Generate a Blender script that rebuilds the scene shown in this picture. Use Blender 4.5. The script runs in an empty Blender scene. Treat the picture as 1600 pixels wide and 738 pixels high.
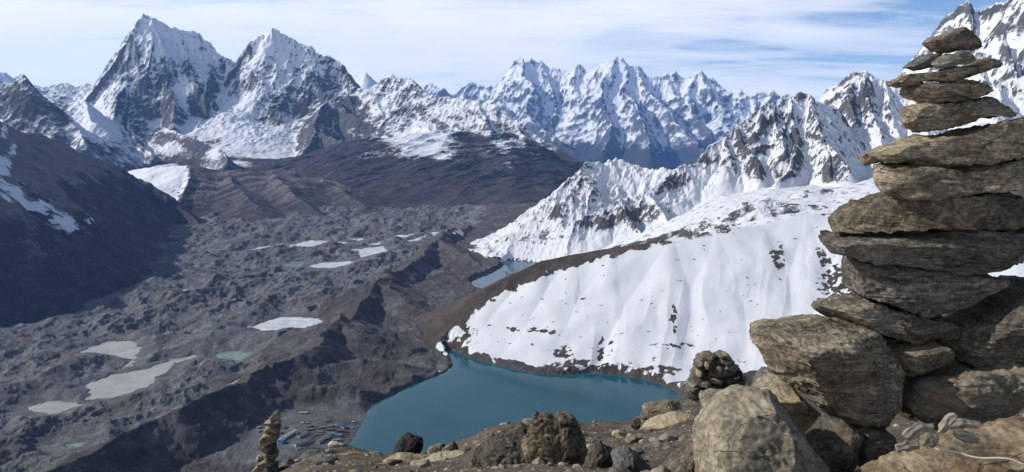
import bpy, math, random, time
import numpy as np
from mathutils import Vector, Matrix
T0 = time.time()
Q = 1.0                      # terrain sampling density
C = bpy.context.scene.collection
R = math.radians
# ---------------------------------------------------------------- camera, world, sun, exposure
PITCH = R(8.7)
FPX = 1300.0                 # focal length in pixels of the 1600 px wide photograph
sc = bpy.context.scene
cam_d = bpy.data.cameras.new('camera'); cam = bpy.data.objects.new('camera', cam_d); C.objects.link(cam)
cam_d.sensor_width = 36.0; cam_d.lens = FPX / 1600 * 36.0
cam_d.clip_start = 0.05; cam_d.clip_end = 120000
cam.location = (0, 0, 0); cam.rotation_euler = (R(90) - PITCH, 0, 0)
sc.camera = cam
SUN_AZ, SUN_EL = R(-84), R(33)      # azimuth from the view direction (+Y), negative = left
SUN_DIR = Vector((math.sin(SUN_AZ) * math.cos(SUN_EL), math.cos(SUN_AZ) * math.cos(SUN_EL), math.sin(SUN_EL)))
sun_d = bpy.data.lights.new('sun', 'SUN'); sun_d.energy = 3.7; sun_d.angle = R(0.5); sun_d.color = (1.0, 0.94, 0.86)
sun = bpy.data.objects.new('sun', sun_d); C.objects.link(sun)
sun.rotation_euler = SUN_DIR.to_track_quat('Z', 'Y').to_euler(); sun.location = (0, 0, 50)
vs = sc.view_settings; vs.view_transform = 'Standard'; vs.look = 'None'; vs.exposure = 0.38; vs.gamma = 1.0; vs.use_curve_mapping = False
sc.render.engine = 'CYCLES'
sc.cycles.use_denoising = True
sc.cycles.max_bounces = 6; sc.cycles.diffuse_bounces = 2; sc.cycles.glossy_bounces = 2; sc.cycles.volume_bounces = 1
sc.cycles.transmission_bounces = 2; sc.cycles.caustics_reflective = False; sc.cycles.caustics_refractive = False

def nd(nt, typ, **kw):
    n = nt.nodes.new(typ)
    for k, v in kw.items():
        if k == 'inp':
            for a, b in v.items(): n.inputs[a].default_value = b
        else: setattr(n, k, v)
    return n
def ramp(nt, fac, stops, interp='LINEAR'):
    r = nt.nodes.new('ShaderNodeValToRGB'); cr = r.color_ramp; cr.interpolation = interp
    while len(cr.elements) < len(stops): cr.elements.new(0.5)
    for e, (p, c) in zip(cr.elements, stops):
        e.position = p; e.color = (c, c, c, 1) if not hasattr(c, '__len__') else (*c, 1)
    nt.links.new(fac, r.inputs[0]); return r.outputs[0]
def mth(nt, op, a, b=None, clamp=False):
    m = nt.nodes.new('ShaderNodeMath'); m.operation = op; m.use_clamp = clamp
    for i, v in enumerate((a, b)):
        if v is None: continue
        if isinstance(v, (int, float)): m.inputs[i].default_value = v
        else: nt.links.new(v, m.inputs[i])
    return m.outputs[0]
def mixc(nt, fac, a, b, mode='MIX'):
    m = nt.nodes.new('ShaderNodeMix'); m.data_type = 'RGBA'; m.blend_type = mode
    for s, v in ((m.inputs[0], fac), (m.inputs[6], a), (m.inputs[7], b)):
        if isinstance(v, (int, float)): s.default_value = v
        elif isinstance(v, tuple): s.default_value = (*v, 1)
        else: nt.links.new(v, s)
    return m.outputs[2]
def noise(nt, vec, scale, detail=6, rough=0.55, typ='FBM', dist=0.0, out=0):
    n = nt.nodes.new('ShaderNodeTexNoise'); n.noise_type = typ
    n.inputs['Scale'].default_value = scale; n.inputs['Detail'].default_value = detail
    n.inputs['Roughness'].default_value = rough; n.inputs['Distortion'].default_value = dist
    if vec is not None: nt.links.new(vec, n.inputs['Vector'])
    return n.outputs[out]
def mapping(nt, vec, scale=(1, 1, 1), rot=(0, 0, 0), loc=(0, 0, 0)):
    m = nt.nodes.new('ShaderNodeMapping'); m.inputs['Scale'].default_value = scale
    m.inputs['Rotation'].default_value = rot; m.inputs['Location'].default_value = loc
    nt.links.new(vec, m.inputs['Vector']); return m.outputs[0]

world = bpy.data.worlds.new('World'); sc.world = world; world.use_nodes = True
nt = world.node_tree; nt.nodes.clear()
sky = nd(nt, 'ShaderNodeTexSky', sky_type='NISHITA', sun_disc=False, sun_elevation=SUN_EL, sun_rotation=SUN_AZ, altitude=5300, air_density=1.0, dust_density=0.6, ozone_density=1.5)
tc = nd(nt, 'ShaderNodeTexCoord')
sx = nd(nt, 'ShaderNodeSeparateXYZ'); nt.links.new(tc.outputs['Generated'], sx.inputs[0])
# high thin cloud: the view direction projected on a flat layer far above
zz = mth(nt, 'ADD', mth(nt, 'MAXIMUM', sx.outputs[2], 0.0), 0.10)
cx = nd(nt, 'ShaderNodeCombineXYZ')
nt.links.new(mth(nt, 'DIVIDE', sx.outputs[0], zz), cx.inputs[0]); nt.links.new(mth(nt, 'DIVIDE', sx.outputs[1], zz), cx.inputs[1])
cv = mapping(nt, cx.outputs[0], scale=(0.6, 1.0, 1), rot=(0, 0, R(24)))
n1 = noise(nt, cv, 0.75, 7, 0.55, dist=0.6)
n2 = noise(nt, mapping(nt, cx.outputs[0], scale=(0.7, 1.2, 1), rot=(0, 0, R(40)), loc=(3, 1, 0)), 1.3, 9, 0.62, dist=1.6)
n3 = noise(nt, mapping(nt, cx.outputs[0], loc=(7, 4, 0)), 0.45, 3, .5)
left = mth(nt, 'ADD', mth(nt, 'MULTIPLY', sx.outputs[0], -0.34), mth(nt, 'MULTIPLY', mth(nt, 'SUBTRACT', n3, .5), .55))
cm = mth(nt, 'ADD', mth(nt, 'ADD', mth(nt, 'MULTIPLY', n1, 0.8), mth(nt, 'MULTIPLY', n2, 0.42)), left)
cmask = ramp(nt, cm, [(0.38, 0.0), (0.50, 0.55), (0.66, 0.92), (0.8, 1.0)])
cmask = mth(nt, 'MULTIPLY', cmask, ramp(nt, sx.outputs[2], [(0.30, 1.0), (0.62, 0.12)]))    # the veil lies low; overhead the sky is clear
CLOUD = (8.8, 9.0, 9.5)
col = mixc(nt, cmask, sky.outputs[0], CLOUD)
bg = nd(nt, 'ShaderNodeBackground', inp={'Strength': 0.095}); nt.links.new(col, bg.inputs[0])
wo = nd(nt, 'ShaderNodeOutputWorld'); nt.links.new(bg.outputs[0], wo.inputs[0])

# ---------------------------------------------------------------- photograph pixel -> world
cp, sp = math.cos(PITCH), math.sin(PITCH)
def D(px, py):
    u = (px - 800) / FPX; v = (369 - py) / FPX
    return np.array([u, cp + v * sp, -sp + v * cp])
def P(px, py, r):                       # point at horizontal distance r
    d = D(px, py); return d * (r / math.hypot(d[0], d[1]))
def PZ(px, py, z):                      # point on the level z
    d = D(px, py); return d * (z / d[2])
def PY(px, py, y):                      # point at depth y
    d = D(px, py); return d * (y / d[1])
def az(px): return math.atan2((px - 800) / FPX, cp)

def to_px(X, Y, Z):                     # where a point of the ground appears in the photograph
    f = Y * cp - Z * sp; return 800 + X / f * FPX, 369 - (Y * sp + Z * cp) / f * FPX
def blobs(X, Y, Z, lst):
    a, b = to_px(X, Y, Z); t = np.zeros(X.shape)
    a = a + fbm(X / 60 / (Y.mean() / 3000), Y / 60 / (Y.mean() / 3000), 3, 95) * 7; b = b + fbm(X / 60 / (Y.mean() / 3000), Y / 60 / (Y.mean() / 3000), 3, 96) * 5
    for cx_, cy_, rx, ry, amt in lst: t += amt * np.exp(-((a - cx_) / rx) ** 2 - ((b - cy_) / ry) ** 2)
    return t
# ---------------------------------------------------------------- noise in numpy
_rng = np.random.RandomState(7)
_perm = np.concatenate([_rng.permutation(256)] * 3).astype(np.int32)
_ga = _rng.rand(256) * 2 * np.pi
_gx, _gy = np.cos(_ga).astype(np.float32), np.sin(_ga).astype(np.float32)
_g3 = _rng.normal(size=(256, 3)); _g3 = (_g3 / np.linalg.norm(_g3, axis=1)[:, None]).astype(np.float32)
def perlin(x, y, s=0):
    x = x + s * 17.31; y = y + s * 9.73
    xi = np.floor(x); yi = np.floor(y); xf = (x - xi).astype(np.float32); yf = (y - yi).astype(np.float32)
    xi = xi.astype(np.int32) & 255; yi = yi.astype(np.int32) & 255
    u = xf * xf * xf * (xf * (xf * 6 - 15) + 10); v = yf * yf * yf * (yf * (yf * 6 - 15) + 10)
    def g(i, j, dx, dy):
        h = _perm[_perm[xi + i] + yi + j]; return _gx[h] * dx + _gy[h] * dy
    a = g(0, 0, xf, yf); b = g(1, 0, xf - 1, yf); c = g(0, 1, xf, yf - 1); d = g(1, 1, xf - 1, yf - 1)
    a += u * (b - a); c += u * (d - c)
    return (a + v * (c - a)) * 1.45
def perlin3(p, s=0):
    p = p + np.array([s * 7.13, s * 3.71, s * 5.17])
    i = np.floor(p); f = (p - i).astype(np.float32); i = i.astype(np.int32) & 255
    w = f * f * f * (f * (f * 6 - 15) + 10)
    def g(a, b, c):
        h = _perm[_perm[_perm[i[:, 0] + a] + i[:, 1] + b] + i[:, 2] + c]; G = _g3[h]
        return G[:, 0] * (f[:, 0] - a) + G[:, 1] * (f[:, 1] - b) + G[:, 2] * (f[:, 2] - c)
    def L(a, b, t): return a + t * (b - a)
    u, v, t = w[:, 0], w[:, 1], w[:, 2]
    return L(L(L(g(0, 0, 0), g(1, 0, 0), u), L(g(0, 1, 0), g(1, 1, 0), u), v), L(L(g(0, 0, 1), g(1, 0, 1), u), L(g(0, 1, 1), g(1, 1, 1), u), v), t) * 1.5
def fbm(x, y, o=5, s=0, gain=0.5, lac=2.07):
    t = 0; a = 1.0
    for k in range(o):
        t = t + a * perlin(x, y, s + k); x, y, a = x * lac, y * lac, a * gain
    return t
def ridged(x, y, o=6, s=0, gain=0.5, lac=2.11, sharp=1.0):   # about -1..1, crests sharp
    t = 0; a = 1.0; w = 1.0
    for k in range(o):
        n = 1 - np.abs(perlin(x, y, s + k)) * 1.6
        n = np.clip(n, -0.5, 1)
        t = t + a * w * (n - 0.45); w = np.clip(n * 1.3, 0.15, 1)
        x, y, a = x * lac + 3.1, y * lac - 1.7, a * gain
    return t
def sstep(a, b, x):
    t = np.clip((x - a) / (b - a), 0, 1); return t * t * (3 - 2 * t)
def poly_sd(X, Y, poly):                # signed distance, negative inside
    d = np.full(X.shape, 1e12); ins = np.zeros(X.shape, bool)
    n = len(poly)
    for i in range(n):
        ax, ay = poly[i][:2]; bx, by = poly[(i + 1) % n][:2]
        ex, ey = bx - ax, by - ay
        t = np.clip(((X - ax) * ex + (Y - ay) * ey) / (ex * ex + ey * ey + 1e-9), 0, 1)
        d = np.minimum(d, (X - ax - t * ex) ** 2 + (Y - ay - t * ey) ** 2)
        c = ((ay > Y) != (by > Y)) & (X < (bx - ax) * (Y - ay) / (by - ay + 1e-12) + ax)
        ins ^= c
    d = np.sqrt(d); return np.where(ins, -d, d)
def line_d(X, Y, pts):
    d = np.full(X.shape, 1e12)
    for (ax, ay), (bx, by) in zip(pts[:-1], pts[1:]):
        ex, ey = bx - ax, by - ay
        t = np.clip(((X - ax) * ex + (Y - ay) * ey) / (ex * ex + ey * ey + 1e-9), 0, 1)
        d = np.minimum(d, (X - ax - t * ex) ** 2 + (Y - ay - t * ey) ** 2)
    return np.sqrt(d)

# ---------------------------------------------------------------- terrain from ridge skeletons
class Grid:
    """a fan-shaped sheet of ground: even in bearing, finer towards the viewer's side"""
    def __init__(s, pl, pr, r0, r1, nth, nr):
        s.nth, s.nr = int(nth * Q), int(nr * Q)
        s.t0, s.t1, s.r0, s.r1 = az(pl), az(pr), r0, r1
        th = np.linspace(s.t0, s.t1, s.nth); r = r0 * (r1 / r0) ** np.linspace(0, 1, s.nr)
        s.X = r[:, None] * np.sin(th)[None]; s.Y = r[:, None] * np.cos(th)[None]
        s.sh = s.X.shape
    def window(s, a, b, pad):
        x0, x1 = min(a[0], b[0]) - pad, max(a[0], b[0]) + pad; y0, y1 = min(a[1], b[1]) - pad, max(a[1], b[1]) + pad
        y0 = max(y0, 1)
        ths = [math.atan2(x, y) for x in (x0, x1) for y in (y0, y1)]
        rs = [math.hypot(x, y) for x in (x0, x1) for y in (y0, y1)]
        if x0 < 0 < x1: rs.append(y0)
        j0 = int((min(ths) - s.t0) / (s.t1 - s.t0) * (s.nth - 1)); j1 = int((max(ths) - s.t0) / (s.t1 - s.t0) * (s.nth - 1)) + 2
        k = math.log(s.r1 / s.r0)
        i0 = int(math.log(max(min(rs), 1) / s.r0) / k * (s.nr - 1)); i1 = int(math.log(max(max(rs), 1) / s.r0) / k * (s.nr - 1)) + 2
        return slice(max(0, i0), max(0, min(s.nr, i1))), slice(max(0, j0), max(0, min(s.nth, j1)))
    def eval(s, segs, zb):
        H = np.full(s.sh, -1e9)
        for a, b, s0, pw, floor in segs:
            h = max(a[2], b[2]) - floor
            if h < 4: continue
            Dm = pw * h / s0
            w = s.window(a, b, Dm + 80)
            x = s.X[w]
            if x.size == 0: continue
            y = s.Y[w]
            ex, ey = b[0] - a[0], b[1] - a[1]
            t = np.clip(((x - a[0]) * ex + (y - a[1]) * ey) / (ex * ex + ey * ey + 1e-9), 0, 1)
            d = np.hypot(x - a[0] - t * ex, y - a[1] - t * ey)
            hz = a[2] + t * (b[2] - a[2]) - floor
            hz = np.maximum(hz, 1e-3)
            q = np.clip(1 - d * s0 / (pw * hz), 0, 1)
            v = floor + hz * q ** pw
            v = np.where(q > 0, v, -1e9)
            H[w] = np.maximum(H[w], v)
        return np.maximum(H, zb)
    def grad(s, Z):
        # surface normal by the fan's own axes
        dXr = np.gradient(s.X, axis=0); dYr = np.gradient(s.Y, axis=0); dZr = np.gradient(Z, axis=0)
        dXt = np.gradient(s.X, axis=1); dYt = np.gradient(s.Y, axis=1); dZt = np.gradient(Z, axis=1)
        nx = dYr * dZt - dZr * dYt; ny = dZr * dXt - dXr * dZt; nz = dXr * dYt - dYr * dXt
        l = np.sqrt(nx * nx + ny * ny + nz * nz) + 1e-12
        sg = np.sign(nz); return nx / l * sg, ny / l * sg, nz / l * sg
    def build(s, name, Z, mat, attrs={}, keep=None):
        me = bpy.data.meshes.new(name)
        n, m = s.nr, s.nth
        co = np.stack([s.X, s.Y, Z], -1).reshape(-1, 3).astype(np.float32)
        idx = np.arange(n * m).reshape(n, m)
        f = np.stack([idx[:-1, :-1], idx[:-1, 1:], idx[1:, 1:], idx[1:, :-1]], -1).reshape(-1, 4)
        if keep is not None:
            kf = (keep[:-1, :-1] | keep[:-1, 1:] | keep[1:, 1:] | keep[1:, :-1]).reshape(-1); f = f[kf]
            used = np.zeros(n * m, bool); used[f.reshape(-1)] = True
            remap = np.cumsum(used) - 1; co = co[used]; f = remap[f]
        else: used = slice(None)
        me.vertices.add(len(co)); me.vertices.foreach_set('co', co.reshape(-1))
        me.loops.add(len(f) * 4); me.loops.foreach_set('vertex_index', f.reshape(-1).astype(np.int32))
        me.polygons.add(len(f)); me.polygons.foreach_set('loop_start', np.arange(0, len(f) * 4, 4, dtype=np.int32))
        me.update(calc_edges=True)
        me.polygons.foreach_set('use_smooth', np.ones(len(f), bool))
        for k, v in attrs.items():
            at = me.attributes.new(k, 'FLOAT', 'POINT'); at.data.foreach_set('value', v.reshape(-1)[used].astype(np.float32))
        me.materials.append(mat); o = bpy.data.objects.new(name, me); C.objects.link(o); o['kind'] = 'structure'
        return o

def blur(Z, k):
    for ax in (0, 1):
        p = np.pad(Z, [(k, k) if a == ax else (0, 0) for a in (0, 1)], mode='edge'); c = np.cumsum(p, axis=ax, dtype=np.float64)
        c = np.concatenate([np.zeros_like(np.take(c, [0], axis=ax)), c], axis=ax); n = 2 * k + 1
        Z = (np.take(c, range(n, c.shape[ax]), axis=ax) - np.take(c, range(0, c.shape[ax] - n), axis=ax)) / n
    return Z

def chain(pts, s0, pw, floor):
    return [(a, b, s0, pw, floor) for a, b in zip(pts[:-1], pts[1:])]
def grow(pts, rng, spacing, floor, grad, side_s, pw, level, sides=(1,), Lk=(.6, 1.0), drop=(5, 30), minh=60, ang=(0, .3)):
    """spurs that leave a ridge and run down the face, each with spurs of its own"""
    out = []
    for a, b in zip(pts[:-1], pts[1:]):
        L = math.hypot(b[0] - a[0], b[1] - a[1])
        n = max(1, int(round(L / spacing * rng.uniform(.8, 1.25)))) if L > spacing * .4 or rng.random() < L / spacing else 0
        for k in range(n):
            t = rng.random()
            p = a + t * (b - a); h = p[2] - floor
            if h < minh: continue
            tx, ty = (b[0] - a[0]) / (L + 1e-9), (b[1] - a[1]) / (L + 1e-9)
            if b[2] > a[2]: tx, ty = -tx, -ty
            for sd in sides:
                if sd == 0:                       # towards the viewer
                    nx, ny = -ty, tx
                    if nx * p[0] + ny * p[1] > 0: nx, ny = -nx, -ny
                    base = math.atan2(ny, nx)
                else: base = math.atan2(ty, tx) + sd * rng.uniform(.7, 1.2)
                base += rng.gauss(ang[0], ang[1])
                Ln = h / grad * rng.uniform(*Lk)
                q = p - np.array([0, 0, rng.uniform(*drop)]); sp_ = [q]; st = 5; hd = base; h0 = q[2] - floor
                endh = h0 * rng.uniform(.05, .45) if level else 0
                for i in range(1, st + 1):
                    hd += rng.gauss(0, .34)
                    q = q + np.array([math.cos(hd), math.sin(hd), 0]) * Ln / st
                    tt = i / st; q[2] = floor + endh + (h0 - endh) * (1 - tt) ** 1.25 * (1 + rng.uniform(-.04, .06))
                    sp_.append(q.copy())
                for i in range(1, len(sp_)): sp_[i][2] = min(sp_[i][2], sp_[i - 1][2] - 1)
                out += chain(sp_, side_s, pw, floor)
                if level > 0: out += grow(sp_, rng, spacing * .62, floor, grad * 1.25, side_s * 1.12, pw, level - 1, (1, -1), (.25, .5), (3, 15), minh)
    return out
# ---------------------------------------------------------------- ground materials
def ground_mat(name, tones, tones2=None, scale=0.02, snow=True, snow_noise=(0.08, .35), bump=6.0, snow_bump=0.6, streak=None, strata=None, edge=0.05, snow_col=(0.72, 0.745, 0.79)):
    m = bpy.data.materials.new(name); m.use_nodes = True; nt = m.node_tree; nt.nodes.clear()
    out = nd(nt, 'ShaderNodeOutputMaterial'); b = nd(nt, 'ShaderNodeBsdfPrincipled'); nt.links.new(b.outputs[0], out.inputs[0])
    b.inputs['Specular IOR Level'].default_value = 0.15
    tc = nd(nt, 'ShaderNodeTexCoord'); ob = tc.outputs['Object']
    n1 = noise(nt, ob, scale, 9, 0.62, dist=0.4); n2 = noise(nt, ob, scale * 6.3, 8, 0.65)
    nm = mth(nt, 'ADD', mth(nt, 'MULTIPLY', n1, 0.6), mth(nt, 'MULTIPLY', n2, 0.4))
    c = ramp(nt, nm, [(0.32, tones[0]), (0.5, tones[1]), (0.68, tones[2])])
    if tones2:
        t = nd(nt, 'ShaderNodeAttribute', attribute_name='tint')
        tf = ramp(nt, mth(nt, 'ADD', t.outputs['Fac'], mth(nt, 'MULTIPLY', mth(nt, 'SUBTRACT', n2, 0.5), 0.9)), [(0.3, 0.0), (0.7, 1.0)])
        c2 = ramp(nt, nm, [(0.32, tones2[0]), (0.5, tones2[1]), (0.68, tones2[2])]); c = mixc(nt, tf, c, c2)
    if streak:
        s = noise(nt, mapping(nt, ob, scale=streak[0], rot=(0, 0, streak[1])), streak[2], 6, 0.6)
        c = mixc(nt, mth(nt, 'MULTIPLY', ramp(nt, s, [(0.5, 0.0), (0.72, 1.0)]), streak[3]), c, streak[4])
    bh = mth(nt, 'ADD', mth(nt, 'MULTIPLY', n2, 0.5), mth(nt, 'MULTIPLY', noise(nt, ob, scale * 22, 6, 0.7), 0.25))
    rough = 0.92
    if snow:
        a = nd(nt, 'ShaderNodeAttribute', attribute_name='snow')
        sn = mth(nt, 'ADD', a.outputs['Fac'], mth(nt, 'MULTIPLY', mth(nt, 'SUBTRACT', noise(nt, ob, snow_noise[0], 9, 0.74), 0.5), snow_noise[1]))
        if strata:
            sn = mth(nt, 'ADD', sn, mth(nt, 'MULTIPLY', mth(nt, 'SUBTRACT', noise(nt, mapping(nt, ob, scale=(strata[0], strata[0], strata[0] * 5), rot=(R(14), R(-16), 0)), 1.0, 7, 0.66), 0.5), strata[1]))
        sf = ramp(nt, sn, [(0.5 - edge, 0.0), (0.5 + edge, 1.0)])
        c = mixc(nt, sf, c, snow_col)
        bh2 = mth(nt, 'MULTIPLY', noise(nt, ob, scale * 9, 5, 0.5), snow_bump / bump * 0.6)
        mx = nd(nt, 'ShaderNodeMix'); mx.data_type = 'FLOAT'
        nt.links.new(sf, mx.inputs[0]); nt.links.new(bh, mx.inputs[2]); nt.links.new(bh2, mx.inputs[3]); bh = mx.outputs[0]
    bp = nd(nt, 'ShaderNodeBump', inp={'Strength': 1.0, 'Distance': bump}); nt.links.new(bh, bp.inputs['Height'])
    nt.links.new(bp.outputs[0], b.inputs['Normal']); nt.links.new(c, b.inputs['Base Color']); b.inputs['Roughness'].default_value = rough
    return m
M_ALP = ground_mat('alpine_rock_and_snow', [(.055, .058, .066), (.10, .10, .105), (.17, .165, .16)], [(.040, .037, .040), (.072, .064, .066), (.125, .112, .108)], scale=0.006, snow_noise=(0.03, 1.7), strata=(.0045, 1.0), edge=.17, bump=34, snow_bump=5)
M_FAR = ground_mat('distant_rock_and_snow', [(.06, .065, .075), (.10, .10, .11), (.16, .16, .16)], [(.03, .035, .04), (.045, .05, .05), (.07, .07, .065)], scale=0.003, snow_noise=(0.012, 1.4), strata=(.002, .9), edge=.16, bump=80, snow_bump=14)
M_SNOW = ground_mat('snow_and_crag', [(.05, .05, .052), (.10, .098, .095), (.19, .18, .165)], [(.045, .036, .028), (.085, .068, .052), (.15, .125, .10)], scale=0.02, snow_noise=(0.14, 1.6), strata=(.014, .7), edge=.11, bump=14, snow_bump=0.45, snow_col=(0.63, 0.655, 0.69))
M_SLOPE = ground_mat('brown_slope', [(.032, .029, .032), (.060, .054, .057), (.112, .10, .10)], [(.125, .11, .108), (.20, .18, .175), (.28, .255, .245)], scale=0.012, snow_noise=(0.035, .9), edge=.08, bump=16)
M_GLAC = ground_mat('glacier_debris', [(.080, .085, .091), (.155, .161, .166), (.285, .29, .292)], [(.036, .034, .035), (.088, .080, .079), (.185, .172, .164)], scale=0.03, snow_noise=(0.08, .6), bump=13)

LAKE_Z, POND_Z = -570.0, -604.0

# ---------------------------------------------------------------- the two snow peaks across the glacier
def snow_attr(nz, base, slope_lo, slope_hi):
    return base + (nz - slope_lo) / (slope_hi - slope_lo) - 0.5
def peaks():
    rng = random.Random(11); fl = -520.0; segs = []
    g = Grid(-90, 990, 4900, 9700, 900, 820)
    main = [P(*p) for p in [(150, 140, 9700), (178, 128, 9400), (186, 102, 9300), (193, 81, 9200), (203, 66, 9120), (207, 56, 9080), (212, 39, 9040), (223, 22, 9000), (237, 27, 9000), (257, 36, 9020),
            (281, 44, 9050), (315, 56, 9050), (332, 71, 9020), (345, 83, 8980), (359, 95, 8950), (371, 102, 8920), (381, 88, 8900), (386, 76, 8880), (391, 65, 8860), (411, 56, 8840), (423, 48, 8820), (441, 58, 8800),
            (468, 72, 8750), (487, 75, 8700), (495, 85, 8680), (523, 97, 8600), (539, 112, 8540), (548, 127, 8480), (556, 136, 8400), (575, 140, 8350), (597, 130, 8300), (612, 120, 8250), (624, 125, 8200), (639, 127, 8150), (650, 138, 8050), (660, 147, 7950)]]
    segs += chain(main[:9], 3.2, 1.35, fl) + chain(main[8:17], 1.7, 1.7, fl) + chain(main[16:21], 2.6, 1.5, fl) + chain(main[20:], 1.55, 1.7, fl)
    ridge2 = [P(*p) for p in [(639, 128, 8150), (658, 146, 7950), (700, 151, 7800), (740, 158, 7650), (747, 157, 7600), (755, 160, 7570), (772, 168, 7500), (805, 188, 7350), (847, 217, 7150), (880, 240, 7000), (905, 258, 6850), (925, 285, 6700), (940, 320, 6500)]]
    segs += chain(ridge2, .85, 1.35, -760)
    def sp(pts, s, pw=1.6, f=fl, k=True):
        q = [P(*p) for p in pts]; segs.extend(chain(q, s, pw, f))
        return q
    hand = [
        ([(223, 23, 9000), (208, 60, 8900), (202, 95, 8780), (200, 130, 8600), (195, 165, 8400), (187, 195, 8150), (190, 215, 7900)], 2.7),        # the sharp left arete
        ([(200, 130, 8600), (182, 150, 8450), (176, 170, 8300), (180, 190, 8150)], 2.4),
        ([(237, 30, 8980), (250, 75, 8800), (262, 120, 8600), (275, 160, 8300), (272, 195, 8050)], 1.5),
        ([(281, 46, 9030), (292, 90, 8800), (300, 125, 8600)], 1.4),
        ([(332, 73, 9000), (325, 110, 8800), (330, 145, 8500), (345, 175, 8250), (350, 195, 8100)], 1.5),
        ([(300, 125, 8600), (318, 150, 8400), (322, 180, 8200), (310, 195, 8050)], 1.9),
        ([(190, 195, 8100), (215, 222, 7750), (235, 240, 7400)], 1.2),
        ([(245, 200, 8000), (275, 208, 7700), (310, 218, 7400), (345, 236, 7000), (355, 248, 6800)], 1.15),
        ([(372, 105, 8915), (376, 130, 8750), (383, 155, 8500), (390, 180, 8200), (395, 205, 7900)], .6),
        ([(423, 50, 8800), (418, 90, 8650), (428, 125, 8500), (440, 150, 8350)], 1.3),
        ([(487, 77, 8690), (482, 110, 8550), (492, 140, 8400), (512, 150, 8200), (535, 168, 8000), (560, 185, 7800), (600, 208, 7500), (618, 222, 7300)], 1.25),
        ([(391, 67, 8850), (388, 110, 8700), (395, 140, 8500), (402, 165, 8300), (410, 200, 8000)], 1.5),
        ([(512, 151, 8200), (500, 175, 7900), (490, 200, 7600), (480, 235, 7200), (470, 265, 6800)], 1.15),
        ([(490, 205, 7600), (530, 222, 7300), (565, 232, 7050), (588, 240, 6800), (575, 262, 6500)], 1.0),
        ([(588, 240, 6800), (640, 252, 6600), (690, 268, 6400), (740, 285, 6200)], .7),
        ([(545, 128, 8480), (548, 150, 8350), (560, 175, 8150)], 1.5),
        ([(612, 122, 8240), (630, 150, 8050), (655, 168, 7800), (690, 190, 7500), (712, 205, 7300)], 1.15),
        ([(597, 132, 8290), (588, 160, 8100), (600, 185, 7800)], 1.2),
        ([(640, 205, 7600), (672, 198, 7350), (684, 215, 7150), (700, 240, 6850), (722, 262, 6550)], .95),
        ([(747, 159, 7600), (752, 185, 7350), (765, 215, 7000), (790, 250, 6600), (815, 290, 6200)], .8),
        ([(805, 190, 7350), (830, 235, 6850), (850, 280, 6400), (860, 320, 6000)], .75)]
    for h, s in hand:
        q = sp(h, s)
        segs += grow(q, rng, 260, fl, 1.15, 1.5, 1.5, 0, (1, -1), (.18, .42), (2, 14), 80)
    segs += grow(main, rng, 300, fl, 1.2, 1.5, 1.5, 1, (0,), (.12, .8), (10, 60), 120)
    segs += grow(ridge2, rng, 300, -700, .62, .85, 1.4, 1, (0,), (.5, .9), (4, 20), 80)
    # left rocky ridge and the snow saddle behind it
    lr = [P(*p) for p in [(-90, 70, 6900), (-40, 100, 6800), (0, 128, 6700), (14, 135, 6650), (29, 124, 6600), (41, 124, 6560), (51, 136, 6500), (64, 153, 6450), (85, 170, 6400), (108, 189, 6300), (118, 205, 6200), (128, 222, 6050)]]
    segs += chain(lr, 1.1, 1.5, fl); segs += grow(lr, rng, 220, fl, .9, 1.25, 1.5, 1, (0,), (.5, .9), (4, 20), 70)
    sd = [P(*p) for p in [(40, 137, 9650), (58, 135, 9600), (98, 133, 9560), (118, 137, 9560), (139, 134, 9560), (159, 136, 9560), (166, 127, 9600), (176, 130, 9620)]]
    segs += chain(sd, .55, 1.2, fl)
    cr = [P(*p) for p in [(112, 158, 8300), (125, 156, 8250), (135, 163, 8150), (142, 175, 8000), (150, 195, 7700)]]
    segs += chain(cr, .8, 1.4, fl)
    X, Y = g.X, g.Y
    wx = fbm(X / 420, Y / 420, 4, 3) * 42; wy = fbm(X / 420, Y / 420, 4, 9) * 42
    sv = (g.X, g.Y); g.X, g.Y = X + wx, Y + wy
    rr = np.hypot(X, Y)
    Z = g.eval(segs, -620.0 - np.clip((az(700) * 0 + X - 0) / 1000, 0, 1) * 160)
    g.X, g.Y = sv
    th_ = np.arctan2(X, Y); sk = -648 + np.clip(rr - 5050, 0, 2100) * np.interp(th_, [az(300), az(400), az(480), az(560), az(700), az(800), az(860), az(905), az(960)], [.05, .09, .13, .185, .225, .205, .15, .09, .0]) + ridged((X * .8 + Y * .6) / 560, (Y * .8 - X * .6) / 170, 5, 98) * 30 * np.clip((rr - 5050) / 700, 0, 1)
    sk = sk - np.clip(rr - 7100, 0, 3000) * .45
    skm = sstep(-25, 15, sk - Z); Z = np.maximum(Z, sk)
    A = np.clip((Z + 560) / 700, 0.12, 1.0) * (1 - .7 * skm)
    Z = Z + A * (ridged(X / 330, Y / 330, 6, 21) * 34 + ridged((X + Y) / 120, (Y - X) / 75, 5, 31) * 15 + ridged(X / 34, Y / 34, 3, 32) * 5)
    nx, ny, nz = g.grad(blur(Z, 1)); nxb, nyb, nzb = g.grad(blur(Z, 5))
    alt = Z + fbm(X / 600, Y / 600, 4, 5) * 120
    base = 0.55 + np.clip((alt + 150) / 1500, -0.45, 0.42) - sstep(-360, -520, alt) * 1.1 - sstep(500, 2100, X) * .35 * sstep(-50, -330, alt)
    snow = base - .27 + (0.65 * nz + .35 * nzb - 0.58) * 1.8 + np.clip((blur(Z, 6) - Z) / 16, -1, 1) * .16 + np.clip((blur(Z, 2) - Z) / 5, -1, 1) * .10 + .06 + fbm(X / 130, Y / 130, 6, 44) * .22 + sstep(350, 900, Z) * .12
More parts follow.
